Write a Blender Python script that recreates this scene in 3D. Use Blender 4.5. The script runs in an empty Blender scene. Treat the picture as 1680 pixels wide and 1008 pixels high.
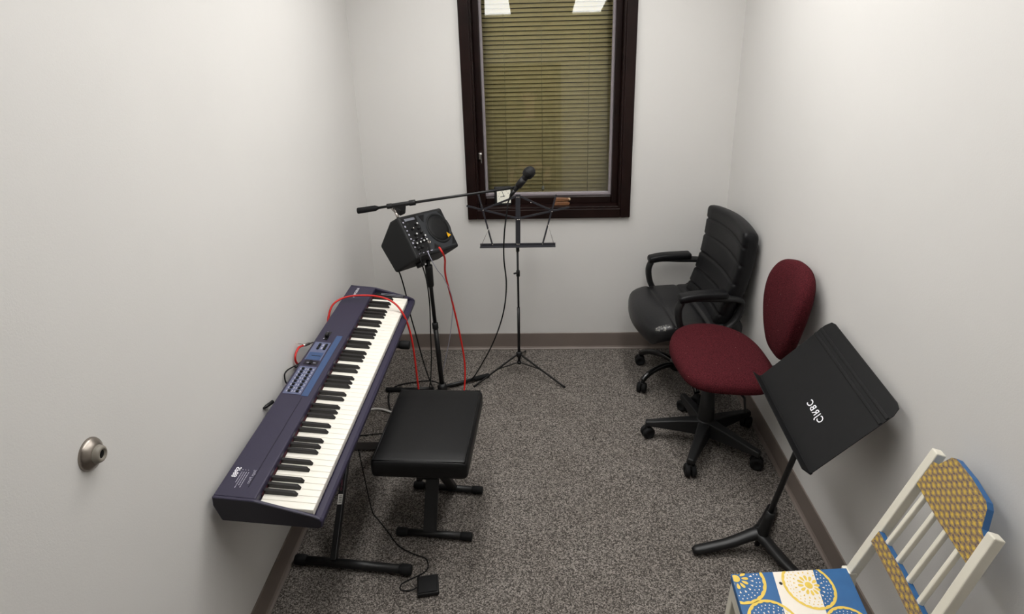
import bpy, bmesh, math, random
from mathutils import Vector, Matrix, Euler
random.seed(7)
scene = bpy.context.scene
col = scene.collection
PI = math.pi
V = Vector

# ------------------------------------------------------------------ materials
def new_mat(name):
    m = bpy.data.materials.new(name); m.use_nodes = True
    nt = m.node_tree
    return m, nt, nt.nodes['Principled BSDF']

def srgb(r, g, b):
    f = lambda c: (c/255/12.92) if c/255 <= .04045 else ((c/255+.055)/1.055)**2.4
    return (f(r), f(g), f(b), 1)

def mat(name, rgb, rough=.5, metal=0, spec=.5, var=0.0, vscale=40, bump=0.0, bscale=200, coat=0):
    """procedural material: base colour with a noise variation and a fine bump"""
    m, nt, b = new_mat(name)
    b.inputs['Roughness'].default_value = rough
    b.inputs['Metallic'].default_value = metal
    b.inputs['Specular IOR Level'].default_value = spec
    if coat: b.inputs['Coat Weight'].default_value = coat
    c = srgb(*rgb)
    b.inputs['Base Color'].default_value = c
    tc = nt.nodes.new('ShaderNodeTexCoord')
    if var > 0:
        n = nt.nodes.new('ShaderNodeTexNoise'); n.inputs['Scale'].default_value = vscale
        n.inputs['Detail'].default_value = 5
        nt.links.new(tc.outputs['Object'], n.inputs['Vector'])
        r = nt.nodes.new('ShaderNodeValToRGB')
        r.color_ramp.elements[0].position = .3; r.color_ramp.elements[1].position = .7
        r.color_ramp.elements[0].color = tuple(x*(1-var) for x in c[:3])+(1,)
        r.color_ramp.elements[1].color = tuple(min(1, x*(1+var)) for x in c[:3])+(1,)
        nt.links.new(n.outputs['Fac'], r.inputs['Fac'])
        nt.links.new(r.outputs['Color'], b.inputs['Base Color'])
    if bump > 0:
        n2 = nt.nodes.new('ShaderNodeTexNoise'); n2.inputs['Scale'].default_value = bscale
        n2.inputs['Detail'].default_value = 3
        nt.links.new(tc.outputs['Object'], n2.inputs['Vector'])
        bp = nt.nodes.new('ShaderNodeBump'); bp.inputs['Strength'].default_value = bump
        bp.inputs['Distance'].default_value = .002
        nt.links.new(n2.outputs['Fac'], bp.inputs['Height'])
        nt.links.new(bp.outputs['Normal'], b.inputs['Normal'])
    return m

M = {}
M['wall'] = mat('painted_wall', (216, 214, 211), .62, spec=.3, var=.012, vscale=3, bump=.12, bscale=260)
M['ceiling'] = mat('ceiling_tile', (225, 222, 215), .9, var=.03, vscale=90)
M['base'] = mat('vinyl_base', (118, 107, 100), .45, var=.04, vscale=8)
M['wood_dark'] = mat('dark_stained_wood', (25, 12, 10), .3, spec=.3, var=.35, vscale=9, bump=.05, bscale=60)
M['alu'] = mat('grey_window_bead', (150, 142, 146), .45, metal=.1, var=.05)
M['blind'] = mat('olive_blind_slat', (222, 206, 156), .4, var=.06, vscale=20)
M['cord'] = mat('blind_cord', (190, 182, 150), .8, var=.05)
M['black_plastic'] = mat('black_plastic', (20, 20, 21), .5, spec=.4, var=.1, bump=.1, bscale=500)
M['black_rubber'] = mat('black_rubber', (14, 14, 15), .75, spec=.3, var=.1)
M['black_metal'] = mat('black_powder_coat', (16, 16, 17), .42, spec=.45, var=.08, vscale=60)
M['gloss_black'] = mat('gloss_black', (12, 12, 13), .18, spec=.6, var=.08)
M['vinyl'] = mat('black_vinyl', (13, 13, 14), .42, spec=.28, var=.1, vscale=30, bump=.15, bscale=420)
M['speaker'] = mat('speaker_plastic', (25, 26, 27), .6, spec=.35, var=.1, vscale=300, bump=.35, bscale=700)
M['grille'] = mat('speaker_grille', (17, 17, 18), .6, metal=.3, var=.2, vscale=600, bump=.5, bscale=900)
M['panel_black'] = mat('mixer_panel', (13, 13, 15), .4, var=.1)
M['chrome'] = mat('bright_steel', (190, 184, 178), .25, metal=1, var=.05)
M['steel_dark'] = mat('satin_nickel', (150, 142, 134), .33, metal=1, var=.06)
M['knob_white'] = mat('pale_knob_cap', (205, 205, 205), .4, var=.02)
M['amber'] = mat('amber_badge', (226, 170, 20), .4, var=.03)
M['indigo'] = mat('indigo_plastic', (45, 41, 62), .45, spec=.45, var=.05, vscale=200, bump=.08, bscale=800)
M['indigo_dark'] = mat('indigo_end_plastic', (24, 21, 31), .5, spec=.4, var=.05, vscale=200)
M['key_white'] = mat('ivory_plastic', (236, 232, 222), .28, spec=.5, var=.01)
M['key_black'] = mat('ebony_plastic', (18, 15, 16), .35, spec=.5, var=.06)
M['felt'] = mat('red_felt', (60, 18, 24), .95, var=.1)
M['blue_panel'] = mat('blue_overlay', (52, 76, 116), .5, var=.05, vscale=80)
M['blue_grey'] = mat('slate_overlay', (92, 98, 126), .5, var=.05, vscale=80)
M['print_white'] = mat('white_print', (232, 231, 236), .6, var=.01)
M['print_grey'] = mat('grey_print', (168, 166, 180), .6, var=.01)
M['red_cable'] = mat('red_rubber', (196, 34, 28), .42, var=.06)
M['grey_cable'] = mat('grey_rubber', (150, 150, 165), .5, var=.04)
M['white_cable'] = mat('white_rubber', (214, 212, 208), .5, var=.02)
M['wire_stand'] = mat('grey_enamel', (58, 58, 63), .4, metal=.35, var=.06)
M['leather'] = mat('black_leather', (15, 15, 17), .42, spec=.26, var=.12, vscale=40, bump=.3, bscale=230)
M['desk_black'] = mat('black_steel_desk', (16, 16, 17), .55, spec=.25, var=.12, vscale=30, bump=.08, bscale=400)
M['chair_white'] = mat('white_gloss_paint', (226, 221, 206), .4, var=.03, vscale=14)
M['paint_blue'] = mat('blue_chair_paint', (46, 98, 150), .45, var=.07, vscale=25)
M['paint_yellow'] = mat('yellow_chair_paint', (228, 196, 84), .5, var=.05, vscale=60)
M['paint_white'] = mat('cream_chair_paint', (236, 228, 216), .5, var=.02)
M['clock_white'] = mat('clock_dial', (238, 236, 222), .5, var=.01)
M['brown'] = mat('brown_wood', (118, 80, 52), .4, var=.25, vscale=60)
M['tan'] = mat('pale_wood', (205, 178, 145), .5, var=.1, vscale=60)
M['sticker'] = mat('paper_label', (215, 212, 205), .6, var=.01)
M['pink'] = mat('faded_pink_print', (130, 70, 90), .6, var=.01)
M['skin'] = mat('skin', (196, 150, 126), .5, var=.04)
M['jacket'] = mat('dark_cloth', (26, 28, 30), .9, var=.1)
M['hair'] = mat('dark_hair', (30, 22, 18), .7, var=.2)

def carpet():
    m, nt, b = new_mat('loop_carpet')
    b.inputs['Roughness'].default_value = .95; b.inputs['Specular IOR Level'].default_value = .15
    tc = nt.nodes.new('ShaderNodeTexCoord')
    # loops of pale, mid and dark yarn in random order
    v = nt.nodes.new('ShaderNodeTexVoronoi'); v.inputs['Scale'].default_value = 270
    nt.links.new(tc.outputs['Object'], v.inputs['Vector'])
    sep = nt.nodes.new('ShaderNodeSeparateColor'); nt.links.new(v.outputs['Color'], sep.inputs[0])
    r = nt.nodes.new('ShaderNodeValToRGB'); e = r.color_ramp.elements
    e[0].position = .1; e[0].color = srgb(62, 58, 55)
    e[1].position = .95; e[1].color = srgb(150, 143, 137)
    x = e.new(.5); x.color = srgb(100, 95, 90)
    nt.links.new(sep.outputs[0], r.inputs['Fac'])
    n = nt.nodes.new('ShaderNodeTexNoise'); n.inputs['Scale'].default_value = 5; n.inputs['Detail'].default_value = 3
    nt.links.new(tc.outputs['Object'], n.inputs['Vector'])
    r2 = nt.nodes.new('ShaderNodeValToRGB'); e2 = r2.color_ramp.elements
    e2[0].position = .3; e2[0].color = (.86, .85, .84, 1); e2[1].position = .7; e2[1].color = (1, 1, 1, 1)
    nt.links.new(n.outputs['Fac'], r2.inputs['Fac'])
    mx = nt.nodes.new('ShaderNodeMix'); mx.data_type = 'RGBA'; mx.blend_type = 'MULTIPLY'; mx.inputs['Factor'].default_value = 1
    nt.links.new(r.outputs['Color'], mx.inputs['A']); nt.links.new(r2.outputs['Color'], mx.inputs['B'])
    nt.links.new(mx.outputs['Result'], b.inputs['Base Color'])
    bp = nt.nodes.new('ShaderNodeBump'); bp.inputs['Strength'].default_value = .3; bp.inputs['Distance'].default_value = .002; bp.invert = True
    nt.links.new(v.outputs['Distance'], bp.inputs['Height']); nt.links.new(bp.outputs['Normal'], b.inputs['Normal'])
    return m
M['carpet'] = carpet()

def red_fabric():
    m, nt, b = new_mat('maroon_upholstery')
    b.inputs['Roughness'].default_value = .9; b.inputs['Specular IOR Level'].default_value = .08
    b.inputs['Sheen Weight'].default_value = .0
    tc = nt.nodes.new('ShaderNodeTexCoord')
    v = nt.nodes.new('ShaderNodeTexNoise'); v.inputs['Scale'].default_value = 260; v.inputs['Detail'].default_value = 2
    nt.links.new(tc.outputs['Object'], v.inputs['Vector'])
    r = nt.nodes.new('ShaderNodeValToRGB'); e = r.color_ramp.elements
    e[0].position = .3; e[0].color = srgb(47, 16, 19); e[1].position = .7; e[1].color = srgb(84, 31, 37)
    nt.links.new(v.outputs['Fac'], r.inputs['Fac'])
    # a few specks of lint
    s = nt.nodes.new('ShaderNodeTexVoronoi'); s.inputs['Scale'].default_value = 26
    nt.links.new(tc.outputs['Object'], s.inputs['Vector'])
    lt = nt.nodes.new('ShaderNodeMath'); lt.operation = 'LESS_THAN'; lt.inputs[1].default_value = .045
    nt.links.new(s.outputs['Distance'], lt.inputs[0])
    ml = nt.nodes.new('ShaderNodeMath'); ml.operation = 'MULTIPLY'; ml.inputs[1].default_value = .35
    nt.links.new(lt.outputs[0], ml.inputs[0])
    mx = nt.nodes.new('ShaderNodeMix'); mx.data_type = 'RGBA'
    nt.links.new(ml.outputs[0], mx.inputs['Factor']); nt.links.new(r.outputs['Color'], mx.inputs['A'])
    mx.inputs['B'].default_value = srgb(170, 140, 130)
    nt.links.new(mx.outputs['Result'], b.inputs['Base Color'])
    bp = nt.nodes.new('ShaderNodeBump'); bp.inputs['Strength'].default_value = .4; bp.inputs['Distance'].default_value = .002
    nt.links.new(v.outputs['Fac'], bp.inputs['Height']); nt.links.new(bp.outputs['Normal'], b.inputs['Normal'])
    return m
M['maroon'] = red_fabric()

def glass_mat():
    m, nt, b = new_mat('window_glass')
    nt.nodes.remove(b)
    out = [n for n in nt.nodes if n.type == 'OUTPUT_MATERIAL'][0]
    t = nt.nodes.new('ShaderNodeBsdfTransparent'); t.inputs['Color'].default_value = (.93, .94, .92, 1)
    g = nt.nodes.new('ShaderNodeBsdfGlossy'); g.inputs['Roughness'].default_value = .015
    fr = nt.nodes.new('ShaderNodeFresnel'); fr.inputs['IOR'].default_value = 1.62
    tc = nt.nodes.new('ShaderNodeTexCoord'); n = nt.nodes.new('ShaderNodeTexNoise'); n.inputs['Scale'].default_value = 2
    nt.links.new(tc.outputs['Object'], n.inputs['Vector'])
    mr = nt.nodes.new('ShaderNodeMapRange'); mr.inputs['To Min'].default_value = .96; mr.inputs['To Max'].default_value = 1
    nt.links.new(n.outputs['Fac'], mr.inputs['Value'])
    nt.links.new(mr.outputs['Result'], g.inputs['Color'])
    mx = nt.nodes.new('ShaderNodeMixShader')
    nt.links.new(fr.outputs[0], mx.inputs[0]); nt.links.new(t.outputs[0], mx.inputs[1]); nt.links.new(g.outputs[0], mx.inputs[2])
    nt.links.new(mx.outputs[0], out.inputs['Surface'])
    return m
M['glass'] = glass_mat()

def emit_mat(name, rgb, s):
    m, nt, b = new_mat(name)
    b.inputs['Base Color'].default_value = (*rgb, 1)
    tc = nt.nodes.new('ShaderNodeTexCoord'); n = nt.nodes.new('ShaderNodeTexNoise'); n.inputs['Scale'].default_value = 60
    nt.links.new(tc.outputs['Object'], n.inputs['Vector'])
    mr = nt.nodes.new('ShaderNodeMapRange'); mr.inputs['To Min'].default_value = s*.97; mr.inputs['To Max'].default_value = s*1.03
    nt.links.new(n.outputs['Fac'], mr.inputs['Value'])
    b.inputs['Emission Color'].default_value = (*rgb, 1)
    nt.links.new(mr.outputs['Result'], b.inputs['Emission Strength'])
    return m

def lattice_mat():
    """yellow paint with a navy scroll lattice stencilled over it"""
    m, nt, b = new_mat('stencilled_rail')
    b.inputs['Roughness'].default_value = .5
    tc = nt.nodes.new('ShaderNodeTexCoord')
    mp = nt.nodes.new('ShaderNodeMapping'); mp.inputs['Rotation'].default_value = (0, 0, PI/4)
    nt.links.new(tc.outputs['UV'], mp.inputs['Vector'])
    ck = nt.nodes.new('ShaderNodeTexNoise'); ck.inputs['Scale'].default_value = 60; ck.inputs['Detail'].default_value = 1
    nt.links.new(tc.outputs['UV'], ck.inputs['Vector'])
    outs = []
    for ax, ph in (('X', 0), ('Y', 1)):
        w = nt.nodes.new('ShaderNodeTexWave'); w.wave_type = 'BANDS'; w.bands_direction = ax
        w.inputs['Scale'].default_value = 19; w.inputs['Distortion'].default_value = 5.5
        w.inputs['Detail'].default_value = 0; w.inputs['Detail Scale'].default_value = 55
        nt.links.new(mp.outputs[0], w.inputs['Vector'])
        outs.append(w.outputs['Fac'])
    mx = nt.nodes.new('ShaderNodeMath'); mx.operation = 'MAXIMUM'
    nt.links.new(outs[0], mx.inputs[0]); nt.links.new(outs[1], mx.inputs[1])
    r = nt.nodes.new('ShaderNodeValToRGB'); e = r.color_ramp.elements
    e[0].position = .72; e[0].color = srgb(222, 186, 66); e[1].position = .78; e[1].color = srgb(44, 44, 96)
    nt.links.new(mx.outputs[0], r.inputs['Fac'])
    nt.links.new(r.outputs['Color'], b.inputs['Base Color'])
    return m
M['lattice'] = lattice_mat()

# ------------------------------------------------------------------ mesh tools
class MB:
    def __init__(s): s.bm = bmesh.new(); s.uv = None
    def _new(s, verts, faces, mi=0, smooth=False):
        vs = [s.bm.verts.new(v) for v in verts]
        for f in faces:
            try:
                fc = s.bm.faces.new([vs[i] for i in f]); fc.material_index = mi; fc.smooth = smooth
            except ValueError: pass
        return vs
    def box(s, c, size, rot=None, mi=0):
        R = (rot if isinstance(rot, Matrix) else Euler(rot).to_matrix()) if rot is not None else Matrix.Identity(3)
        c = V(c); h = V(size)/2
        vs = [c + R @ V((sx*h.x, sy*h.y, sz*h.z)) for sz in (-1, 1) for sy in (-1, 1) for sx in (-1, 1)]
        s._new(vs, [(0, 2, 3, 1), (4, 5, 7, 6), (0, 1, 5, 4), (2, 6, 7, 3), (1, 3, 7, 5), (0, 4, 6, 2)], mi)
        return s
    def bar(s, a, b, w, h, up=(0, 0, 1), mi=0):
        """rectangular bar from a to b: w across, h along up"""
        a = V(a); b = V(b); d = (b-a).normalized(); u = V(up)
        x = d.cross(u).normalized(); z = x.cross(d)
        vs = []
        for p in (a, b):
            for sx, sz in ((-1, -1), (1, -1), (1, 1), (-1, 1)): vs.append(p + x*sx*w/2 + z*sz*h/2)
        s._new(vs, [(3, 2, 1, 0), (4, 5, 6, 7), (0, 1, 5, 4), (1, 2, 6, 5), (2, 3, 7, 6), (3, 0, 4, 7)], mi)
        return s
    def tube(s, pts, r, seg=10, mi=0, closed=False, flat=None, caps=True):
        """swept tube; r a number or one per point; flat=(dir, factor) widens it along dir"""
        pts = [V(p) for p in pts]; n = len(pts)
        rs = r if isinstance(r, (list, tuple)) else [r]*n
        tang = []
        for i in range(n):
            if closed: t = pts[(i+1) % n]-pts[i-1]
            else: t = pts[min(i+1, n-1)]-pts[max(i-1, 0)]
            tang.append(t.normalized() if t.length > 1e-9 else V((0, 0, 1)))
        ref = V((0, 0, 1)) if abs(tang[0].z) < .9 else V((1, 0, 0))
        x = tang[0].cross(ref).normalized()
        rings = []
        for i in range(n):
            x = (x - tang[i]*x.dot(tang[i])).normalized(); y = tang[i].cross(x)
            ring = []
            for k in range(seg):
                a = 2*PI*k/seg; o = (x*math.cos(a)+y*math.sin(a))*rs[i]
                if flat: 
                    fd = V(flat[0]).normalized(); o = o + fd*o.dot(fd)*(flat[1]-1)
                ring.append(s.bm.verts.new(pts[i]+o))
            rings.append(ring)
        m = n if closed else n-1
        for i in range(m):
            a, b = rings[i], rings[(i+1) % n]
            for k in range(seg):
                f = s.bm.faces.new((a[k], a[(k+1) % seg], b[(k+1) % seg], b[k])); f.smooth = True; f.material_index = mi
        if caps and not closed:
            for ring, rev in ((rings[0], True), (rings[-1], False)):
                f = s.bm.faces.new(list(reversed(ring)) if rev else ring); f.material_index = mi
        return s
    def cyl(s, a, b, r, seg=20, mi=0, r2=None): return s.tube([a, b], [r, r if r2 is None else r2], seg, mi)
    def lathe(s, o, axis, prof, seg=28, mi=0):
        """prof: list of (along axis, radius)"""
        ax = V(axis).normalized(); ref = V((0, 0, 1)) if abs(ax.z) < .9 else V((1, 0, 0))
        x = ax.cross(ref).normalized(); y = ax.cross(x); o = V(o); rings = []
        for h, r in prof:
            if r < 1e-6: rings.append([s.bm.verts.new(o+ax*h)])
            else: rings.append([s.bm.verts.new(o+ax*h+(x*math.cos(2*PI*k/seg)+y*math.sin(2*PI*k/seg))*r) for k in range(seg)])
        for a, b in zip(rings, rings[1:]):
            for k in range(seg):
                k2 = (k+1) % seg
                q = [a[k % len(a)], a[k2 % len(a)], b[k2 % len(b)], b[k % len(b)]]
                q2 = []
                for v in q:
                    if v not in q2: q2.append(v)
                if len(q2) > 2:
                    f = s.bm.faces.new(q2); f.smooth = True; f.material_index = mi
        return s
    def prism(s, poly, ext, o=(0, 0, 0), ax=(1, 0, 0), ay=(0, 0, 1), mi=0):
        """polygon in the plane (ax, ay) at o, extruded by vector ext"""
        o = V(o); ax = V(ax); ay = V(ay); e = V(ext); n = len(poly)
        vs = [o+ax*a+ay*b for a, b in poly]; vs += [v+e for v in vs]
        s._new(vs, [tuple(reversed(range(n))), tuple(range(n, 2*n))]+[(i, (i+1) % n, n+(i+1) % n, n+i) for i in range(n)], mi)
        return s
    def rbox(s, c, size, r, cuts=(6, 6, 3), fn=None, mi=0, rseg=3, rot=None):
        """rounded box; fn(v) may reshape each vertex in local coordinates"""
        hx, hy, hz = (d/2 for d in size); r = min(r, hx, hy, hz)
        def axis(h, n):
            t = [-h + r*(1-math.cos(PI/2*i/rseg)) for i in range(rseg)]
            inn = [-h+r+(2*h-2*r)*i/n for i in range(n+1)] if h-r > 1e-6 else [0]
            return t + inn + [-v for v in reversed(t)]
        X, Y, Z = axis(hx, cuts[0]), axis(hy, cuts[1]), axis(hz, cuts[2])
        R = (rot if isinstance(rot, Matrix) else Euler(rot).to_matrix()) if rot is not None else Matrix.Identity(3)
        cache = {}; c = V(c)
        def vert(x, y, z):
            k = (round(x, 6), round(y, 6), round(z, 6))
            if k not in cache:
                p = V((x, y, z)); q = V((max(-hx+r, min(hx-r, x)), max(-hy+r, min(hy-r, y)), max(-hz+r, min(hz-r, z))))
                d = p-q
                if d.length > 1e-9: p = q+d.normalized()*r
                if fn: p = V(fn(p))
                cache[k] = s.bm.verts.new(c+R @ p)
            return cache[k]
        def face(a, b, c_, d):
            try:
                f = s.bm.faces.new((a, b, c_, d)); f.smooth = True; f.material_index = mi
            except ValueError: pass
        for A, B, mk in ((X, Y, lambda a, b, e: (a, b, e*hz)), (Y, Z, lambda a, b, e: (e*hx, a, b)), (Z, X, lambda a, b, e: (b, e*hy, a))):
            for e in (-1, 1):
                for i in range(len(A)-1):
                    for j in range(len(B)-1):
                        q = [vert(*mk(A[i], B[j], e)), vert(*mk(A[i+1], B[j], e)), vert(*mk(A[i+1], B[j+1], e)), vert(*mk(A[i], B[j+1], e))]
                        face(*(q if e > 0 else reversed(q)))
        return s
    def pad(s, outline, th, place, p=3.2, rim=.5, mi=0):
        """cushion with a rounded rim: closed 2-D outline scaled towards its centre, place(a, b, h, f) puts it in space"""
        n = len(outline); ca = sum(q[0] for q in outline)/n; cb = sum(q[1] for q in outline)/n
        Fs = [.2, .4, .58, .72, .82, .89, .94, .975, .995]
        prev_t = prev_b = None
        def ring(f, sg):
            h = sg*th/2*(1-f**p)**(1/p) if f < 1 else 0
            return [s.bm.verts.new(V(place(ca+(a-ca)*f, cb+(b-cb)*f, h, f))) for a, b in outline]
        def join(A, B):
            for k in range(n):
                f_ = s.bm.faces.new((A[k], A[(k+1) % n], B[(k+1) % n], B[k])); f_.smooth = True; f_.material_index = mi
        mid = ring(1.0, 1)
        for sg in (1, -1):
            c = s.bm.verts.new(V(place(ca, cb, sg*th/2, 0))); prev = None
            for f in Fs:
                r = ring(f, sg)
                if prev is None:
                    for k in range(n):
                        f_ = s.bm.faces.new((c, r[k], r[(k+1) % n])); f_.smooth = True; f_.material_index = mi
                else: join(prev, r)
                prev = r
            join(prev, mid)
        return s
    def sphere(s, c, r, seg=20, rings=12, mi=0, sc=(1, 1, 1)):
        c = V(c)
        prof = [(-r*math.cos(PI*i/rings), r*math.sin(PI*i/rings)) for i in range(rings+1)]
        n0 = len(s.bm.verts); s.lathe((0, 0, 0), (0, 0, 1), prof, seg, mi); s.bm.verts.ensure_lookup_table()
        for v in s.bm.verts[n0:]: v.co = c+V((v.co.x*sc[0], v.co.y*sc[1], v.co.z*sc[2]))
        return s
    def flat(s, pts, mi=0):
        s._new(pts, [tuple(range(len(pts)))], mi); return s
    def build(s, name, m, parent=None, bevel=0, bseg=2, smooth=None):
        bmesh.ops.recalc_face_normals(s.bm, faces=s.bm.faces)
        me = bpy.data.meshes.new(name); s.bm.to_mesh(me); s.bm.free()
        for x in (m if isinstance(m, (list, tuple)) else [m]): me.materials.append(x)
        o = bpy.data.objects.new(name, me); col.objects.link(o)
        if parent: o.parent = parent
        if bevel:
            b = o.modifiers.new('edge', 'BEVEL'); b.width = bevel; b.segments = bseg; b.limit_method = 'ANGLE'; b.angle_limit = math.radians(40)
        return o

def text_into(mb, s, size, origin, right, up, mi=0, bold=0.0, depth=.0003, spacing=1.0):
    """lettering as mesh: right/up give the reading direction as it stands in the room"""
    cu = bpy.data.curves.new('lettering', 'FONT'); cu.body = s; cu.size = size; cu.offset = bold; cu.resolution_u = 3
    cu.space_character = spacing
    o = bpy.data.objects.new('lettering', cu)
    col.objects.link(o); bpy.context.view_layer.update()
    dg = bpy.context.evaluated_depsgraph_get(); me = o.evaluated_get(dg).to_mesh()
    r = V(right).normalized(); u = V(up).normalized(); n = r.cross(u)
    og = V(origin)
    vs = [mb.bm.verts.new(og+r*v.co.x+u*v.co.y) for v in me.vertices]
    for p in me.polygons:
        try:
            f = mb.bm.faces.new([vs[i] for i in p.vertices]); f.material_index = mi
        except ValueError: pass
    o.evaluated_get(dg).to_mesh_clear()
    bpy.data.objects.remove(o); bpy.data.curves.remove(cu)

def spline(pts, n=8):
    pts = [V(p) for p in pts]; P = [pts[0]*2-pts[1]]+pts+[pts[-1]*2-pts[-2]]; out = []
    for i in range(1, len(P)-2):
        a, b, c, d = P[i-1], P[i], P[i+1], P[i+2]
        for k in range(n):
            t = k/n
            out.append(.5*((2*b)+(c-a)*t+(2*a-5*b+4*c-d)*t*t+(3*b-a-3*c+d)*t**3))
    out.append(pts[-1]); return out

def loop2d(pts, n=5):
    m_ = len(pts); out = []
    for i in range(m_):
        a, b, c, d = (V((*pts[(i+j-1) % m_], 0)) for j in range(4))
        for k in range(n):
            t = k/n; q = .5*((2*b)+(c-a)*t+(2*a-5*b+4*c-d)*t*t+(3*b-a-3*c+d)*t**3); out.append((q.x, q.y))
    return out

def tag(o, label=None, cat=None, group=None, kind=None):
    if label: o['label'] = label
    if cat: o['category'] = cat
    if group: o['group'] = group
    if kind: o['kind'] = kind
    return o
def thing(name, label, cat, loc=(0, 0, 0), rot=(0, 0, 0), group=None):
    o = bpy.data.objects.new(name, None); o.empty_display_size = .05; col.objects.link(o)
    o.location = loc; o.rotation_euler = rot
    return tag(o, label, cat, group)
def struct(name, mb, m, parent=None, bevel=0):
    o = mb.build(name, m, parent, bevel)
    if not parent: o['kind'] = 'structure'
    return o
def copy_part(o, parent, loc):
    c = o.copy(); col.objects.link(c); c.parent = parent; c.location = loc; return c

# ------------------------------------------------------------------ camera
F_PX, CY = 1050.0, 404.0
pitch, yaw, roll = .3551, -.0392, -.0267
CAM = V((0, -3.3013, 1.8631))
r0 = V((math.cos(yaw), -math.sin(yaw), 0)); fh = V((math.sin(yaw), math.cos(yaw), 0)); zz = V((0, 0, 1))
fw = fh*math.cos(pitch)-zz*math.sin(pitch); u0 = fh*math.sin(pitch)+zz*math.cos(pitch)
cr, sr = math.cos(roll), math.sin(roll)
cx_, cy_ = r0*cr+u0*sr, u0*cr-r0*sr
cd = bpy.data.cameras.new('camera'); cam = bpy.data.objects.new('camera', cd); col.objects.link(cam)
mw = Matrix.Identity(4)
for i in range(3):
    mw[i][0] = cx_[i]; mw[i][1] = cy_[i]; mw[i][2] = -fw[i]; mw[i][3] = CAM[i]
cam.matrix_world = mw
cd.sensor_width = 36; cd.sensor_fit = 'HORIZONTAL'; cd.lens = 36*F_PX/1680; cd.shift_y = -(504-CY)/1680
cd.clip_start = .05
scene.camera = cam

# ------------------------------------------------------------------ room
XL, XR, YF, ZC = -.91, 1.0215, -3.62, 2.45
WX0, WX1, WZ0, WZ1 = -.362, .506, .800, 2.16        # window hole (outside of the casing is a little larger)
T = .14
HX0, HX1, HZ0, HZ1 = WX0+.03, WX1-.03, WZ0+.03, WZ1-.03
struct('floor', MB().box(((XL+XR)/2, YF/2-.3, -.05), (XR-XL+.4, -YF+1.2, .1)), M['carpet'])
mb = MB()
mb.box(((XL-.15+HX0)/2, T/2, ZC/2), (HX0-XL+.15, T, ZC)); mb.box(((XR+.15+HX1)/2, T/2, ZC/2), (XR+.15-HX1, T, ZC))
mb.box(((HX0+HX1)/2, T/2, HZ0/2), (HX1-HX0, T, HZ0)); mb.box(((HX0+HX1)/2, T/2, (HZ1+ZC)/2), (HX1-HX0, T, ZC-HZ1))
struct('wall_back', mb, M['wall'])
struct('wall_left', MB().box((XL-.06, YF/2, ZC/2), (.12, -YF, ZC)), M['wall'])
struct('wall_right', MB().box((XR+.06, YF/2, ZC/2), (.12, -YF, ZC)), M['wall'])
DX0, DX1, DZ = -.46, .24, 2.03
mb = MB()
mb.box(((XL-.12+DX0)/2, YF-.06, ZC/2), (DX0-XL+.12, .12, ZC)); mb.box(((XR+.12+DX1)/2, YF-.06, ZC/2), (XR+.12-DX1, .12, ZC))
mb.box(((DX0+DX1)/2, YF-.06, (DZ+ZC)/2), (DX1-DX0, .12, ZC-DZ))
struct('wall_front', mb, M['wall'])
struct('ceiling', MB().box(((XL+XR)/2, YF/2, ZC+.05), (XR-XL+.3, -YF+.3, .1)), M['ceiling'])
mb = MB()
for x in (DX0-.03, DX1+.03): mb.box((x, YF+.008, DZ/2), (.07, .03, DZ))
mb.box(((DX0+DX1)/2, YF+.008, DZ+.035), (DX1-DX0+.13, .03, .07))
struct('door_1', mb, M['wood_dark'], bevel=.003)
# vinyl cove base: flat strip with a flared toe
prof = [(0, 0), (.017, 0), (.017, .003), (.010, .008), (.006, .016), (.005, .098), (.003, .1), (0, .1)]
struct('baseboard_back', MB().prism(prof, (XR-XL, 0, 0), (XL, 0, 0), (0, -1, 0), (0, 0, 1)), M['base'])
struct('baseboard_left', MB().prism(prof, (0, -YF, 0), (XL, YF, 0), (1, 0, 0), (0, 0, 1)), M['base'])
struct('baseboard_right', MB().prism(prof, (0, -YF, 0), (XR, YF, 0), (-1, 0, 0), (0, 0, 1)), M['base'])

# window: casing, stepped jambs, sash bead, tilted pane, latch
win = bpy.data.objects.new('window_1', None); col.objects.link(win); win['kind'] = 'structure'; win['label'] = 'dark wood framed window with closed olive blind'
def frame_ring(mb, x0, x1, z0, z1, w, y0, y1, wb=None):
    wb = wb or w
    mb.box((x0+w/2, (y0+y1)/2, (z0+z1)/2), (w, abs(y1-y0), z1-z0)); mb.box((x1-w/2, (y0+y1)/2, (z0+z1)/2), (w, abs(y1-y0), z1-z0))
    mb.box(((x0+x1)/2, (y0+y1)/2, z0+wb/2), (x1-x0-2*w, abs(y1-y0), wb)); mb.box(((x0+x1)/2, (y0+y1)/2, z1-w/2), (x1-x0-2*w, abs(y1-y0), w))
mb = MB(); frame_ring(mb, WX0, WX1, WZ0, WZ1, .052, -.022, .004)
mb.build('window_casing', M['wood_dark'], win, bevel=.004)
mb = MB(); frame_ring(mb, WX0+.046, WX1-.046, WZ0+.046, WZ1-.046, .016, -.012, .10, .016)
mb.build('window_jamb', M['wood_dark'], win, bevel=.003)
mb = MB(); frame_ring(mb, WX0+.06, WX1-.06, WZ0+.06, WZ1-.06, .034, .05, .11, .042)
mb.build('window_sash', M['wood_dark'], win, bevel=.006, bseg=3)
BX0, BX1, BZ0, BZ1 = WX0+.092, WX1-.092, WZ0+.1, WZ1-.092
mb = MB(); frame_ring(mb, BX0, BX1, BZ0, BZ1, .014, .082, .112)
mb.build('glazing_bead', M['alu'], win, bevel=.002)
mb = MB()
pl = [(BX0+.006, .112, BZ0+.004), (BX1-.006, .112, BZ0+.004), (BX1-.006, .235, BZ1), (BX0+.006, .235, BZ1)]
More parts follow.
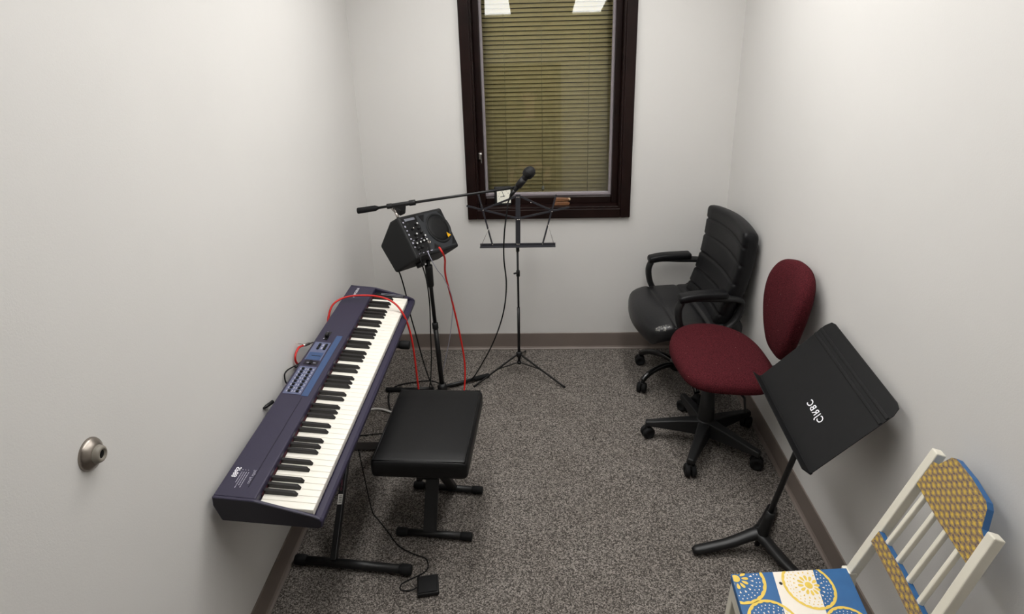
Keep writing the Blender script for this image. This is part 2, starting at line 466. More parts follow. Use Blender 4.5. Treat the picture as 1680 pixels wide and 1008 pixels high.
mb._new([V(p) for p in pl]+[V(p)+V((0, .004, 0)) for p in pl], [(0, 1, 2, 3), (7, 6, 5, 4), (0, 4, 5, 1), (1, 5, 6, 2), (2, 6, 7, 3), (3, 7, 4, 0)])
mb.build('window_pane', M['glass'], win)
mb = MB(); mb.box((WX0+.075, .04, 1.135), (.016, .012, .035)); mb.cyl((WX0+.08, .034, 1.145), (WX0+.08, .018, 1.15), .006); mb.bar((WX0+.08, .02, 1.15), (WX0+.082, .02, 1.10), .006, .006, (0, 1, 0))
mb.build('latch', M['chrome'], win, bevel=.001)
# deep shaft behind the pane
mb = MB()
mb.box((HX0-.02, .27, (HZ0+HZ1)/2), (.04, .27, HZ1-HZ0+.1)); mb.box((HX1+.02, .27, (HZ0+HZ1)/2), (.04, .27, HZ1-HZ0+.1))
mb.box(((HX0+HX1)/2, .27, HZ0-.02), (HX1-HX0, .27, .04)); mb.box(((HX0+HX1)/2, .27, HZ1+.02), (HX1-HX0, .27, .04)); mb.box(((HX0+HX1)/2, .42, (HZ0+HZ1)/2), (HX1-HX0+.08, .03, HZ1-HZ0+.1))
mb.build('window_reveal', M['wood_dark'], win)

bl = thing('window_blind', 'closed olive-tan slatted blind behind the dark framed window glass', 'blind', (0, .265, 0))
mb = MB(); z = BZ0-.04
while z < BZ1:
    c, s_ = math.cos(math.radians(47)), math.sin(math.radians(47))
    prev = None; ring = []
    for k in range(5):
        t = (k-2)/2*.0125; bow = .0018*(1-(t/.0125)**2)
        ring.append((-t*c - bow*s_, t*s_ - 0 + bow*c*0))
    vs = []
    for x in (BX0-.015, BX1+.015):
        for dy, dz in ring: vs.append(V((x, -dy*1.0, z+dz)))
    mb._new(vs, [(k, k+1, 5+k+1, 5+k) for k in range(4)], smooth=True)
    z += .0226
mb.build('slats', M['blind'], bl)
mb = MB(); mb.box(((BX0+BX1)/2, 0, BZ0-.055), (BX1-BX0-.01, .022, .014)); mb.build('bottom_rail', M['blind'], bl, bevel=.003)
for x in (BX0+.115, BX0+.315, BX1-.115):
    MB().cyl((x, -.014, BZ0-.05), (x, -.014, BZ1), .0011, 6).build('ladder_cord', M['cord'], bl)
mb = MB(); mb.lathe((BX0+.317, -.016, BZ0+.012), (0, 0, -1), [(0, .002), (.004, .006), (.02, .009), (.024, .006), (.024, 0)], 12); mb.build('cord_tassel', M['knob_white'], bl)

# ceiling troffers; window-wall pair is unseen, added to brighten the back wall
M['tube_glow'] = emit_mat('lit_diffuser', (1.0, .99, .97), 7.3)
for x, y, lab in ((-.34, -2.12, 'lit fluorescent ceiling panel above the keyboard, nearer the doorway'), (.51, -2.12, 'lit fluorescent ceiling panel above the orchestra stand, nearer the doorway'),
                  (-.34, -.95, 'added unseen fluorescent panel above the speaker, brightening the window wall'), (.51, -.95, 'added unseen fluorescent panel above the office chairs, brightening the window wall')):
    t = thing('ceiling_light', lab, 'ceiling light', (x, y, ZC), group='fluorescent ceiling panels')
    mb = MB()
    for sx in (-1, 1): mb.box((sx*.145, 0, -.01), (.02, 1.2, .02))
    for sy in (-1, 1): mb.box((0, sy*.59, -.01), (.27, .02, .02))
    mb.build('light_frame', M['knob_white'], t)
    MB().box((0, 0, -.006), (.27, 1.16, .006)).build('diffuser', M['tube_glow'], t)
    ld = bpy.data.lights.new('troffer_light', 'AREA'); ld.shape = 'RECTANGLE'; ld.size = .25; ld.size_y = 1.1
    ld.energy = 1.6 if y < -1.5 else 5.4; ld.color = (1.0, .988, .965); ld.spread = math.radians(130)
    lo = bpy.data.objects.new('troffer_light', ld); col.objects.link(lo); lo.parent = t; lo.location = (0, 0, -.022)
w = bpy.data.worlds.new('hall_dark'); w.use_nodes = True; scene.world = w
w.node_tree.nodes['Background'].inputs['Color'].default_value = (.10, .095, .085, 1)
w.node_tree.nodes['Background'].inputs['Strength'].default_value = .12

# ------------------------------------------------------------------ wall bits
t = thing('door_stop', 'round satin metal door stop with rubber centre on the left wall', 'door stop', (XL, -2.257, 1.037))
MB().lathe((0, 0, 0), (1, 0, 0), [(0, .034), (.003, .034), (.008, .031), (.014, .023), (.0165, .020), (.0175, 0)], 36).build('rose', M['steel_dark'], t)
o = MB().lathe((.017, 0, 0), (1, 0, 0), [(0, .019), (.005, .0178), (.009, .016), (.011, .0135), (.011, .0095), (.006, .0085), (.005, 0)], 32).build('bumper', mat('grey_bumper', (128, 122, 112), .5, var=.05), t); o['label'] = 'grey rubber bumper'
MB().lathe((.0225, 0, 0), (1, 0, 0), [(0, .0088), (.0015, .0088), (.0015, 0)], 20).build('plug', M['black_rubber'], t)
t = thing('light_switch', 'pale switch plate beside the doorway, seen mirrored in the glass', 'light switch', (.38, YF, 1.18))
MB().box((0, .003, 0), (.075, .006, .118)).build('plate', M['knob_white'], t, bevel=.002)
MB().box((0, .009, .004), (.01, .012, .022)).build('toggle', M['knob_white'], t, bevel=.002)

# ------------------------------------------------------------------ person in the doorway (mirrored in the window glass)
def skinned(name, joints, bones, m, parent=None, sub=2):
    """joints: name -> (position, radius); one continuous surface grown over the bones"""
    names = list(joints); me = bpy.data.meshes.new(name)
    me.from_pydata([joints[n][0] for n in names], [(names.index(a), names.index(b)) for a, b in bones], [])
    o = bpy.data.objects.new(name, me); col.objects.link(o)
    sk_ = o.modifiers.new('skin', 'SKIN'); sk_.use_smooth_shade = True
    for i, n in enumerate(names):
        d = me.skin_vertices[0].data[i]; r = joints[n][1]; d.radius = r if isinstance(r, tuple) else (r, r); d.use_root = (i == 0)
    ss = o.modifiers.new('round', 'SUBSURF'); ss.levels = sub; ss.render_levels = sub
    me.materials.append(m)
    if parent: o.parent = parent
    return o
pe = thing('person', 'person in dark jacket and trousers standing in the doorway, mirrored in the window glass', 'person', (-.05, -3.62, 0))
J = {'pelvis': ((0, 0, .95), (.13, .10)), 'waist': ((0, 0, 1.10), (.12, .09)), 'chest': ((0, 0, 1.32), (.15, .105)), 'neck0': ((0, 0, 1.50), (.065, .06)), 'neck': ((0, .01, 1.58), (.052, .052)), 'head0': ((0, .02, 1.66), (.066, .08)), 'head': ((0, .02, 1.76), (.074, .092)), 'crown': ((0, .01, 1.83), (.05, .06))}
B = [('pelvis', 'waist'), ('waist', 'chest'), ('chest', 'neck0'), ('neck0', 'neck'), ('neck', 'head0'), ('head0', 'head'), ('head', 'crown')]
for s_, n in ((-1, 'l'), (1, 'r')):
    J.update({n+'sh': ((s_*.17, 0, 1.44), .058), n+'el': ((s_*.215, -.01, 1.16), .043), n+'wr': ((s_*.20, .09, .94), .027), n+'palm': ((s_*.195, .115, .875), (.036, .018)),
              n+'hip': ((s_*.085, 0, .88), .088), n+'kn': ((s_*.10, .01, .49), .058), n+'an': ((s_*.11, -.01, .09), .038), n+'toe': ((s_*.125, .13, .035), (.04, .03))})
    B += [('chest', n+'sh'), (n+'sh', n+'el'), (n+'el', n+'wr'), (n+'wr', n+'palm'), ('pelvis', n+'hip'), (n+'hip', n+'kn'), (n+'kn', n+'an'), (n+'an', n+'toe')]
    for k, (dx, ln) in enumerate(((-.026, .068), (-.009, .078), (.009, .074), (.026, .058))):
        a_ = n+'f%d' % k
        J[a_] = ((s_*.195+dx, .135, .835), .0085); J[a_+'t'] = ((s_*.195+dx, .142, .835-ln*.75), .0075); B += [(n+'palm', a_), (a_, a_+'t')]
    J[n+'th'] = ((s_*.16, .14, .865), .010); J[n+'tht'] = ((s_*.155, .155, .83), .0085); B += [(n+'wr', n+'th'), (n+'th', n+'tht')]
skinned('body', J, B, M['skin'], pe)
JJ = {k: (v[0], tuple(x+.022 for x in v[1]) if isinstance(v[1], tuple) else v[1]+.018) for k, v in J.items()}
skinned('jacket', {k: JJ[k] for k in ('pelvis', 'waist', 'chest', 'neck0', 'lsh', 'lel', 'lwr', 'rsh', 'rel', 'rwr')}, [b for b in B if all(q in ('pelvis', 'waist', 'chest', 'neck0', 'lsh', 'lel', 'lwr', 'rsh', 'rel', 'rwr') for q in b)], M['jacket'], pe)
skinned('trousers', {k: JJ[k] for k in ('pelvis', 'lhip', 'lkn', 'lan', 'rhip', 'rkn', 'ran')}, [b for b in B if all(q in ('pelvis', 'lhip', 'lkn', 'lan', 'rhip', 'rkn', 'ran') for q in b)], M['jacket'], pe)
mb = MB(); mb.sphere((0, -.012, 1.79), .088, 20, 12, sc=(.95, 1.12, 1.0)); mb.build('hair', M['hair'], pe)
MB().rbox((0, .112, 1.735), (.024, .03, .05), .01, (1, 1, 1)).build('nose', M['skin'], pe)
MB().rbox((0, .096, 1.685), (.045, .012, .012), .005, (1, 1, 1)).build('mouth', M['maroon'], pe)
for s_ in (-1, 1):
    MB().sphere((s_*.03, .094, 1.765), .012, 10, 6).build('eye', M['hair'], pe)
    MB().rbox((s_*.078, .01, 1.745), (.016, .03, .06), .007, (1, 1, 1)).build('ear', M['skin'], pe)

# ------------------------------------------------------------------ digital piano
L, W = 1.347, .3024
kp = thing('digital_piano', 'long indigo stage keyboard with 88 keys on the black stand by the left wall', 'keyboard', (-.897, -1.93, .558), (.0266, .09, -.0175))
cheek = [(0, .0795), (.115, .0775), (.276, .0415), (.294, .034), (.3015, .025), (.300, .004), (.292, 0), (.02, 0), (0, .05)]
mb = MB()
mb.prism(cheek, (0, .0095, 0), (0, 0, 0)); mb.prism(cheek, (0, .012, 0), (0, L-.012, 0))
mid = [(0, .0795), (.115, .0775), (.117, .074), (.117, .028), (.2755, .026), (.2765, .031), (.294, .0305), (.3015, .024), (.300, .004), (.292, 0), (.02, 0), (0, .05)]
mb.prism(mid, (0, L-.0215, 0), (0, .0095, 0))
mb.prism([(.118, .028), (.272, .028), (.272, .044), (.118, .057)], (0, .03, 0), (0, L-.042, 0))
kcase = mb.build('case', M['indigo'], kp, bevel=.003)
for y, lab in ((-.0008, 1), (L+.0008, 1)):
    mb = MB(); pr = [(.004+.975*a, .0015+.955*b) for a, b in cheek]
    mb.prism(pr, (0, .0012, 0), (0, y-.0006, 0)); mb.build('end_cap', M['indigo_dark'], kp, bevel=.0005)
MB().box((.1182, L/2, .053), (.003, L-.09, .012)).build('felt_strip', M['felt'], kp)
MB().box((.080, .26, .0788), (.0012, .42, .0008)).build('panel_seam', M['indigo_dark'], kp)
# keys: 52 white, 36 black; the lowest note is at the far end
p = 1.292/52; y_near = .0105
mbk = MB(); mbk.rbox((0, 0, 0), (.154, p-.0009, .024), .0020, (1, 1, 1), rseg=2)
wk0 = mbk.build('white_key', M['key_white'], kp)
mbk = MB()
mbk.prism([(-.047, -.004), (.047, -.004), (.0465, .001), (.0385, .0095), (.036, .0105), (-.047, .0115)], (0, .0115, 0), (0, -.00575, 0))
bk0 = mbk.build('black_key', M['key_black'], kp, bevel=.0012)
first_w = first_b = True
for i in range(52):                      # i = 0 is the far end (lowest A)
    yc = y_near+(52-i-.5)*p
    loc = (.1975, yc, .0415)
    if first_w: wk0.location = loc; first_w = False
    else: copy_part(wk0, kp, loc)
    note = 'ABCDEFG'[i % 7]
    if note in 'ACDFG' and i < 51:
        d = {'A': -.0005, 'C': .0018, 'D': -.0018, 'F': .002, 'G': 0}[note]
        loc = (.167, yc-p/2+d, .0545)
        if first_b: bk0.location = loc; first_b = False
        else: copy_part(bk0, kp, loc)
# ribbon recess at the far end
t2 = MB().box((.19, L-.0275, .0555), (.135, .025, .003), (0, .05, 0)).build('controller_plate', M['panel_black'], kp, bevel=.001)
mb = MB()
for a, b_ in (((.15, L-.021, .0592), (.25, L-.021, .0542)), ((.15, L-.034, .0592), (.25, L-.034, .0542)), ((.15, L-.021, .0592), (.15, L-.034, .0592))): mb.bar(a, b_, .0018, .001)
mb.build('controller_outline', M['print_grey'], t2); bpy.data.objects['controller_outline'].matrix_parent_inverse = Matrix.Identity(4)
# control panel
ztop = lambda x: .0797-.0174*x
def plate(name, x0, x1, y0, y1, m, h=.0008, parent=kp, lift=0, bevel=0):
    mb = MB(); mb.box(((x0+x1)/2, (y0+y1)/2, ztop((x0+x1)/2)+lift+h/2), (x1-x0, y1-y0, h), (0, .0174, 0))
    return mb.build(name, m, parent, bevel)
cp = plate('control_panel', .008, .070, .485, .655, M['blue_grey'])
st = plate('blue_strip', .074, .097, .480, .886, M['blue_panel'])
dp = plate('display_panel', .008, .068, .700, .828, M['blue_grey'])
dsp = plate('display', .012, .064, .702, .752, M['blue_panel'], parent=kp, lift=.0009)
plate('display_slot', .026, .060, .727, .730, M['panel_black'], lift=.0018)
dk = plate('parameter_plate', .014, .064, .668, .694, M['indigo_dark'])
sl = plate('slider_slot', .030, .046, .848, .912, M['panel_black'])
mb = MB(); mb.rbox((.038, .875, .088), (.014, .022, .014), .004, (1, 1, 1)); mb.build('volume_slider', M['black_plastic'], kp)
def buttons():
    b0 = None
    for xc in (.026, .054):
        for k in range(8):
            y = .500+k*.0195
            if b0 is None:
                m_ = MB(); m_.rbox((0, 0, 0), (.009, .011, .005), .0015, (1, 1, 1), rseg=2); b0 = m_.build('button', M['black_rubber'], kp); b0.location = (xc, y, ztop(xc)+.003)
            else: copy_part(b0, kp, (xc, y, ztop(xc)+.003))
    for xc in (.032, .057):
        for y in (.783, .805):
            c = copy_part(b0, kp, (xc, y, ztop(xc)+.003)); c.scale = (1, 1.7, 1)
    for y in (.676, .686): copy_part(b0, kp, (.038, y, ztop(.038)+.003))
buttons()
mb = MB()
for xc in (.017, .036, .044, .064):
    for k in range(8): mb.box((xc, .500+k*.0195, ztop(xc)+.0012), (.0035, .010, .0004))
for xc in (.028, .052):
    mb.box((xc, .681, ztop(xc)+.0012), (.010, .003, .0006))
for y in (.785, .807): mb.box((.045, y, ztop(.045)+.0012), (.006, .014, .0005))
for y in (.855, .905): mb.box((.031, y, ztop(.031)+.0016), (.004, .008, .0004))
mb.build('panel_print', M['print_grey'], kp)
mb = MB()
text_into(mb, 'KURZWEIL', .0155, (.048, 1.318, ztop(.04)+.0006), (0, -1, 0), (-1, 0, -.0174), bold=.0003, spacing=1.35)
mb.build('brand_lettering', M['print_white'], kp)
mb = MB()
text_into(mb, 'SP88', .0205, (.030, .121, ztop(.03)+.0006), (0, -1, 0), (-1, 0, -.0174), bold=.0004)
mb.build('model_lettering', M['print_white'], kp)
mb = MB()
text_into(mb, 'Stage Piano', .012, (.076, .116, ztop(.07)+.0006), (0, -1, 0), (-1, 0, -.0174))
for k, ln in enumerate((.042, .062, .048, .058)):
    x = .038+.0065*k; y = .104
    while y > .104-ln:
        d = random.uniform(.003, .008); mb.box((x, y-d/2, ztop(x)+.0006), (.0022, d, .0003)); y -= d+.0018
for k in range(3): mb.box((.037+.008*k, .112, ztop(.04)+.0006), (.0022, .0022, .0003))
mb.build('small_lettering', M['print_grey'], kp)

# ------------------------------------------------------------------ keyboard stand
ks = thing('keyboard_stand', 'black steel cross-legged stand with capped foot bars under the keyboard', 'keyboard stand', (-.69, -1.24, 0))
def capped_bar(name, a, b, r, parent, m=M['black_metal'], capr=1.22, capl=.035):
    a = V(a); b = V(b); d = (b-a).normalized()
    o = MB().cyl(a, b, r, 16).build(name, m, parent)
    for q, s_ in ((a, 1), (b, -1)):
        c = MB().lathe(q-d*s_*.004, d*s_, [(0, 0), (0, r*1.1), (.004, r*capr), (capl, r*capr), (capl+.008, r*1.05)], 16).build('end_cap', M['black_rubber'], o)
    return o
R_ = .0155
capped_bar('foot', (-.185, -.315, .021), (.235, -.36, .021), R_, ks)
capped_bar('foot', (-.185, .33, .021), (.235, .305, .021), R_, ks)
capped_bar('arm', (-.185, -.30, .515), (.05, -.31, .506), R_, ks)
capped_bar('arm', (-.185, .33, .552), (.145, .33, .532), R_, ks)
MB().bar((-.045, -.330, .03), (-.060, .31, .520), .030, .022, (1, 0, 0)).build('leg', M['black_metal'], ks, bevel=.003)
MB().bar((-.010, .315, .03), (-.022, -.29, .490), .030, .022, (1, 0, 0)).build('leg', M['black_metal'], ks, bevel=.003)
mb = MB(); mb.lathe((-.035, -.02, .30), (1, 0, 0), [(0, .0), (0, .014), (.018, .015), (.022, .012), (.022, 0)], 14); mb.box((-.045, -.02, .29), (.03, .04, .05)); mb.build('height_lock', M['black_plastic'], ks, bevel=.003)
# sticker on the near leg
d = (V((-.060, .31, .520))-V((-.045, -.330, .03))).normalized()
q = V((-.045, -.330, .03))+d*.205; nn = V((0, -1, 0)); nn = (nn-d*nn.dot(d)).normalized(); sd = d.cross(nn).normalized()
mb = MB(); o_ = q+nn*.0162
RM = Matrix((sd, d, nn)).transposed()
mb.box(o_, (.017, .036, .0006), RM)
for k in range(9): mb.box(o_+d*(-.013+.0032*k)+nn*.0005+sd*.001, (.011, .0011+.0008*(k % 3 == 0), .0003), RM, mi=1)
o = mb.build('barcode_label', [M['sticker'], M['panel_black']], ks); o['label'] = 'white barcode sticker'
mb = MB(); text_into(mb, 'On-Stage', .011, o_+d*.03-sd*.004, d, sd); mb.build('leg_lettering', M['pink'], ks)

# ------------------------------------------------------------------ piano bench
bn = thing('piano_bench', 'black padded piano bench on crossed legs in front of the keyboard', 'bench', (-.395, -1.33, 0), (0, 0, -.045))
def bench_top(v):
    x, y, z = v
    if z > 0: z += .008*(1-(x/.17)**2)*(1-(y/.23)**2)
    return (x, y, z)
MB().rbox((0, 0, .408), (.336, .45, .072), .02, (8, 8, 2), bench_top).build('cushion', M['vinyl'], bn)
mb = MB(); mb.tube([(sx*.158, sy*.215, .441) for sx, sy in ((-1, -1), (1, -1), (1, 1), (-1, 1))], .003, 6, closed=True); mb.build('piping', M['vinyl'], bn)
MB().box((0, 0, .364), (.27, .36, .018)).build('seat_board', M['black_plastic'], bn, bevel=.003)
capped_bar('foot', (-.135, -.095, .018), (.145, -.108, .018), .013, bn)
capped_bar('foot', (-.125, .158, .018), (.155, .138, .018), .013, bn)
MB().bar((-.012, -.10, .02), (-.012, .125, .352), .05, .018, (0, -1, 0)).build('leg', M['black_metal'], bn, bevel=.002)
MB().bar((.035, .145, .02), (.030, -.105, .352), .038, .018, (0, 1, 0)).build('leg', M['black_metal'], bn, bevel=.002)
mb = MB(); mb.lathe((-.05, .008, .19), (-1, 0, 0), [(-.06, .01), (0, .012), (.002, .02), (.02, .02), (.022, 0)], 12); mb.build('height_knob', M['black_plastic'], bn)
MB().bar((-.035, -.12, .345), (-.035, .15, .345), .02, .02).build('height_bracket', M['black_metal'], bn)

# ------------------------------------------------------------------ sustain pedal with its cord
pd = thing('sustain_pedal', 'small square black foot pedal on the carpet with a thin cord', 'pedal', (-.385, -1.655, 0), (0, 0, .18))
MB().rbox((0, 0, .010), (.074, .078, .018), .006, (2, 2, 1)).build('pedal_base', M['black_plastic'], pd)
MB().rbox((0, -.006, .021), (.066, .060, .010), .004, (2, 2, 1), rot=(.1, 0, 0)).build('pedal_plate', M['black_rubber'], pd)
inv = (Matrix.Translation((-.385, -1.655, 0)) @ Euler((0, 0, .18)).to_matrix().to_4x4()).inverted()
PEDAL_CORD = [(-.70, -1.26, .30), (-.695, -1.27, .26), (-.68, -1.29, .16), (-.665, -1.31, .06), (-.655, -1.315, .006), (-.625, -1.35, .004), (-.575, -1.41, .004), (-.545, -1.45, .004), (-.51, -1.485, .004), (-.455, -1.515, .004), (-.41, -1.535, .004), (-.398, -1.575, .004), (-.415, -1.60, .004), (-.455, -1.625, .004), (-.48, -1.645, .004), (-.475, -1.668, .004), (-.44, -1.67, .006), (-.422, -1.662, .010)]
MB().tube(spline([inv @ V(q) for q in PEDAL_CORD], 7), .0022, 6).build('pedal_cord', M['black_rubber'], pd)

MB().lathe(inv @ V((-.893, -1.485, .640)), inv.to_3x3() @ V((-.012, -.035, .002)), [(0, 0), (0, .0065), (.030, .006), (.045, .003), (.045, 0)], 12).build('jack_plug', M['black_plastic'], pd)
# ------------------------------------------------------------------ microphone stand
ms = thing('microphone_stand', 'black boom microphone stand carrying the monitor speaker behind the bench', 'microphone stand', (-.515, -.465, 0))
MB().cyl((.024, 0, .02), (.010, .003, .40), .0125, 14).build('lower_pole', M['black_metal'], ms)
MB().cyl((.011, .003, .38), (-.002, .006, .74), .0095, 14).build('upper_pole', M['black_metal'], ms)
MB().lathe((.011, .003, .375), (-.04, 0, 1), [(0, 0), (0, .014), (.004, .0155), (.03, .0155), (.034, .011), (.034, 0)], 16).build('clutch', M['black_plastic'], ms)
MB().lathe((.003, .005, .60), (-.036, 0, 1), [(0, 0), (0, .011), (.01, .016), (.10, .019), (.115, .019), (.118, .012), (.118, 0)], 16).build('grip', M['black_plastic'], ms)
MB().lathe((.024, 0, .01), (0, 0, 1), [(0, 0), (0, .024), (.03, .026), (.05, .018), (.05, 0)], 16).build('hub', M['black_plastic'], ms)
for ex, ey in ((.255, .155), (-.275, .02), (.02, -.29)):
    d = V((ex, ey, 0)); n_ = d.normalized()
    lg = MB().tube([n_*.02+V((0, 0, .03)), d-n_*.05+V((0, 0, .013))], .009, 10).build('leg', M['black_metal'], ms)
    MB().lathe(d-n_*.09+V((0, 0, .016)), n_-V((0, 0, .06)), [(0, .010), (.01, .0125), (.085, .0125), (.092, .009), (.092, 0)], 12).build('rubber_foot', M['black_rubber'], lg)
# upper rod, clamp and boom (coordinates relative to the stand's foot)
def rel(p): return V(p)-V((-.515, -.465, 0))
MB().cyl(rel((-.628, -.50, .955)), rel((-.655, -.475, 1.010)), .0065, 12).build('threaded_rod', M['chrome'], ms)['label'] = 'bright threaded rod'
bA, bB = V((-.826, -.475, .999)), V((-.090, -.452, 1.093)); bd = (bB-bA).normalized()
MB().cyl(rel(bA+bd*.10), rel(bB), .0065, 12).build('boom_arm', M['black_metal'], ms)
MB().lathe(rel(bA), bd, [(0, 0), (0, .013), (.004, .0145), (.085, .0135), (.10, .0075), (.10, 0)], 16).build('boom_grip', M['black_rubber'], ms)
piv = bA+bd*.195
mb = MB(); mb.cyl(rel(piv-bd*.055), rel(piv+bd*.075), .0105, 14); mb.cyl(rel(piv+bd*.05), rel(piv+bd*.08), .0135, 14); mb.cyl(rel(piv-bd*.055), rel(piv-bd*.03), .0125, 14)
mb.prism([(-.03, .0), (.035, .0), (.028, -.045), (.005, -.052), (-.012, -.035)], (0, .018, 0), rel(piv)-V((0, .009, 0)), (1, 0, .12), (0, 0, 1))
mb.cyl(rel(piv+V((-.004, -.016, -.03))), rel(piv+V((-.004, .018, -.03))), .015, 14)
mb.build('boom_clamp', M['black_plastic'], ms, bevel=.002)
mb = MB(); mb.bar(rel(piv+V((-.03, -.018, -.012))), rel(piv+V((.0, -.018, -.046))), .008, .006, (0, 1, 0)); mb.build('wing_lever', M['chrome'], ms, bevel=.001)
MB().bar(rel(bB-bd*.01), rel(bB+bd*.02), .014, .012).build('clip_joint', M['black_plastic'], ms, bevel=.002)
mdir = (V((-.030, -.462, 1.158))-V((-.090, -.455, 1.083))).normalized()
m0 = V((-.094, -.455, 1.078))
MB().lathe(rel(m0+mdir*.028), mdir, [(0, .010), (0, .0155), (.045, .017), (.045, .012)], 16).build('microphone_clip', M['black_plastic'], ms)

mc = thing('microphone', 'black handheld vocal microphone tilted on the boom in front of the window', 'microphone', m0)
MB().lathe((0, 0, 0), mdir, [(0, 0), (0, .009), (.006, .0105), (.03, .0105), (.075, .0145), (.082, .016), (.088, .016)], 20).build('handle', M['black_metal'], mc)
MB().lathe(mdir*.086, mdir, [(0, .0165), (.004, .022), (.012, .0255), (.022, .0265), (.026, .0275), (.030, .0265), (.042, .023), (.052, .015), (.057, 0)], 24).build('grille', M['grille'], mc)
MB().lathe(-mdir*.03, mdir, [(0, 0), (0, .006), (.012, .0095), (.034, .0095), (.034, 0)], 14).build('cable_plug', M['black_metal'], mc)

# ------------------------------------------------------------------ monitor speaker
SP = V((-.454, -.489, .793)); SR = (-.615, .102, .987)
sk = thing('monitor_speaker', 'small black wedge monitor speaker with mixer knobs mounted on the microphone stand', 'speaker', SP, SR)
w2, hh = .150, .215
side = [(0, 0), (0, hh), (.062, hh+.004), (.19, .152), (.172, .0)]      # (depth, height)
mb = MB(); mb.prism(side, (2*w2, 0, 0), (-w2, 0, 0), (0, 1, 0), (0, 0, 1)); mb.build('cabinet', M['speaker'], sk, bevel=.012, bseg=4)
MB().box((0, -.0006, .108), (.268, .0016, .188)).build('baffle', mat('baffle_plastic', (46, 48, 51), .55, spec=.4, var=.1, vscale=300, bump=.2, bscale=700), sk, bevel=.0005)
# raised rim: front baffle left half carries the mixer, right half the driver
dc = V((.068, -.001, .115))
MB().lathe(dc, (0, -1, 0), [(0, .077), (.004, .077), (.0065, .073), (.004, .068), (-.004, .063), (-.004, 0)], 40).build('driver_ring', M['speaker'], sk)
MB().lathe(dc+V((0, .002, 0)), (0, -1, 0), [(0, .066), (.004, .064), (.007, .045), (.0085, .02), (.009, 0)], 40).build('driver_grille', M['grille'], sk)
for pts in ([(-.026, .198), (.014, .198), (-.012, .160)], [(-.022, .022), (.030, .018), (-.004, .050)], [(.104, .020), (.132, .020), (.132, .056)], [(.108, .198), (.132, .198), (.132, .168)]):
    MB().prism(pts, (0, -.0016, 0), (0, -.0008, 0)).build('port', M['panel_black'], sk)
mb = MB(); mb.prism([(-.013, -.010), (.013, -.010), (0, .014)], (0, -.002, 0), dc+V((.030, -.0105, -.046)), (math.cos(.3), 0, math.sin(.3)), (-math.sin(.3), 0, math.cos(.3)))
mb.build('badge', M['amber'], sk)['label'] = 'small yellow triangular badge'
px_ = MB().box((-.092, -.0012, .105), (.098, .003, .196)).build('mixer_panel', M['panel_black'], sk, bevel=.001)
mb = MB(); mb.box((-.090, -.004, .190), (.066, .004, .013)); mb.build('name_strip', mat('grey_strip', (110, 112, 120), .4, var=.1, vscale=300), sk, bevel=.001)
mb = MB()
for k in range(7): mb.box((-.134, -.0032, .182-.021*k), (.008, .0008, .006+.002*(k % 2)))
for k in range(4): mb.box((-.122+.026*k, -.0032, .020), (.014, .0008, .004))
for k in range(4): mb.box((-.122+.026*k, -.0032, .088), (.009, .0008, .0025))
mb.build('panel_print', M['print_grey'], sk)
k0 = None
for i, (x, z_, c) in enumerate([(-.066, .160, 1), (-.100, .142, 2), (-.062, .138, 0), (-.058, .116, 0), (-.098, .112, 1), (-.102, .092, 0), (-.052, .094, 1), (-.122, .068, 1), (-.098, .070, 1), (-.074, .072, 1), (-.054, .074, 1), (-.120, .044, 0), (-.096, .046, 0)]):
    kb = MB().lathe((0, 0, 0), (0, -1, 0), [(0, .0075), (.006, .0065), (.014, .0055), (.0145, 0)], 14).build('knob', M['black_plastic'], sk) if k0 is None else copy_part(k0, sk, (0, 0, 0))
    kb.location = (x, -.002, z_)
    if k0 is None: k0 = kb
    if c:
        cpn = MB().lathe((0, -.0142, 0), (0, -1, 0), [(0, .0045), (.0012, .0045), (.0015, 0)], 12).build('knob_cap', M['knob_white'] if c == 1 else M['chrome'], kb)
for x, z_ in ((-.118, .024), (-.088, .026), (-.058, .030), (-.035, .062)):
    MB().lathe((x, -.002, z_), (0, -1, 0), [(0, .009), (.003, .0085), (.003, .004), (0, .004)], 16).build('jack_socket', M['chrome'] if z_ > .05 else M['black_plastic'], sk)
MB().cyl((-.06, .09, -.022), (-.06, .09, .004), .02, 16).build('stand_socket', M['black_plastic'], sk)

# ------------------------------------------------------------------ folding wire music stand
fs = thing('folding_music_stand', 'thin grey folding music stand with an empty wire desk below the window', 'music stand', (-.097, -.275, 0))
def fr(p): return V(p)-V((-.097, -.275, 0))
yd = -.285
MB().cyl((0, 0, .06), (.004, -.005, .40), .0075, 12).build('lower_pole', M['black_metal'], fs)
MB().cyl((.004, -.005, .38), (.006, -.008, .735), .0055, 12).build('upper_pole', M['black_metal'], fs)
mb = MB(); mb.lathe((.006, -.007, .578), (0, 0, 1), [(0, 0), (0, .0095), (.03, .0095), (.034, .006), (.034, 0)], 12); mb.cyl((.006, -.007, .596), (-.016, -.016, .596), .005, 8); mb.build('collar', M['black_plastic'], fs)
MB().lathe((0, 0, .105), (0, 0, 1), [(0, 0), (0, .013), (.004, .015), (.024, .015), (.03, .009), (.03, 0)], 12).build('leg_hub', M['black_plastic'], fs)
MB().lathe((0, 0, .062), (0, 0, 1), [(0, 0), (0, .012), (.014, .012), (.016, 0)], 12).build('brace_hub', M['black_plastic'], fs)
for ex, ey in ((-.235, -.135), (.238, -.145), (.03, .225)):
    lg = MB().bar((ex*.05, ey*.05, .118), (ex, ey, .005), .008, .006).build('leg', M['black_metal'], fs)
    MB().bar((ex*.04, ey*.04, .070), (ex*.48, ey*.48, .066), .006, .004).build('brace', M['black_metal'], lg)
    MB().sphere((ex, ey, .006), .006, 8, 6).build('leg_tip', M['black_rubber'], lg)
G = M['wire_stand']
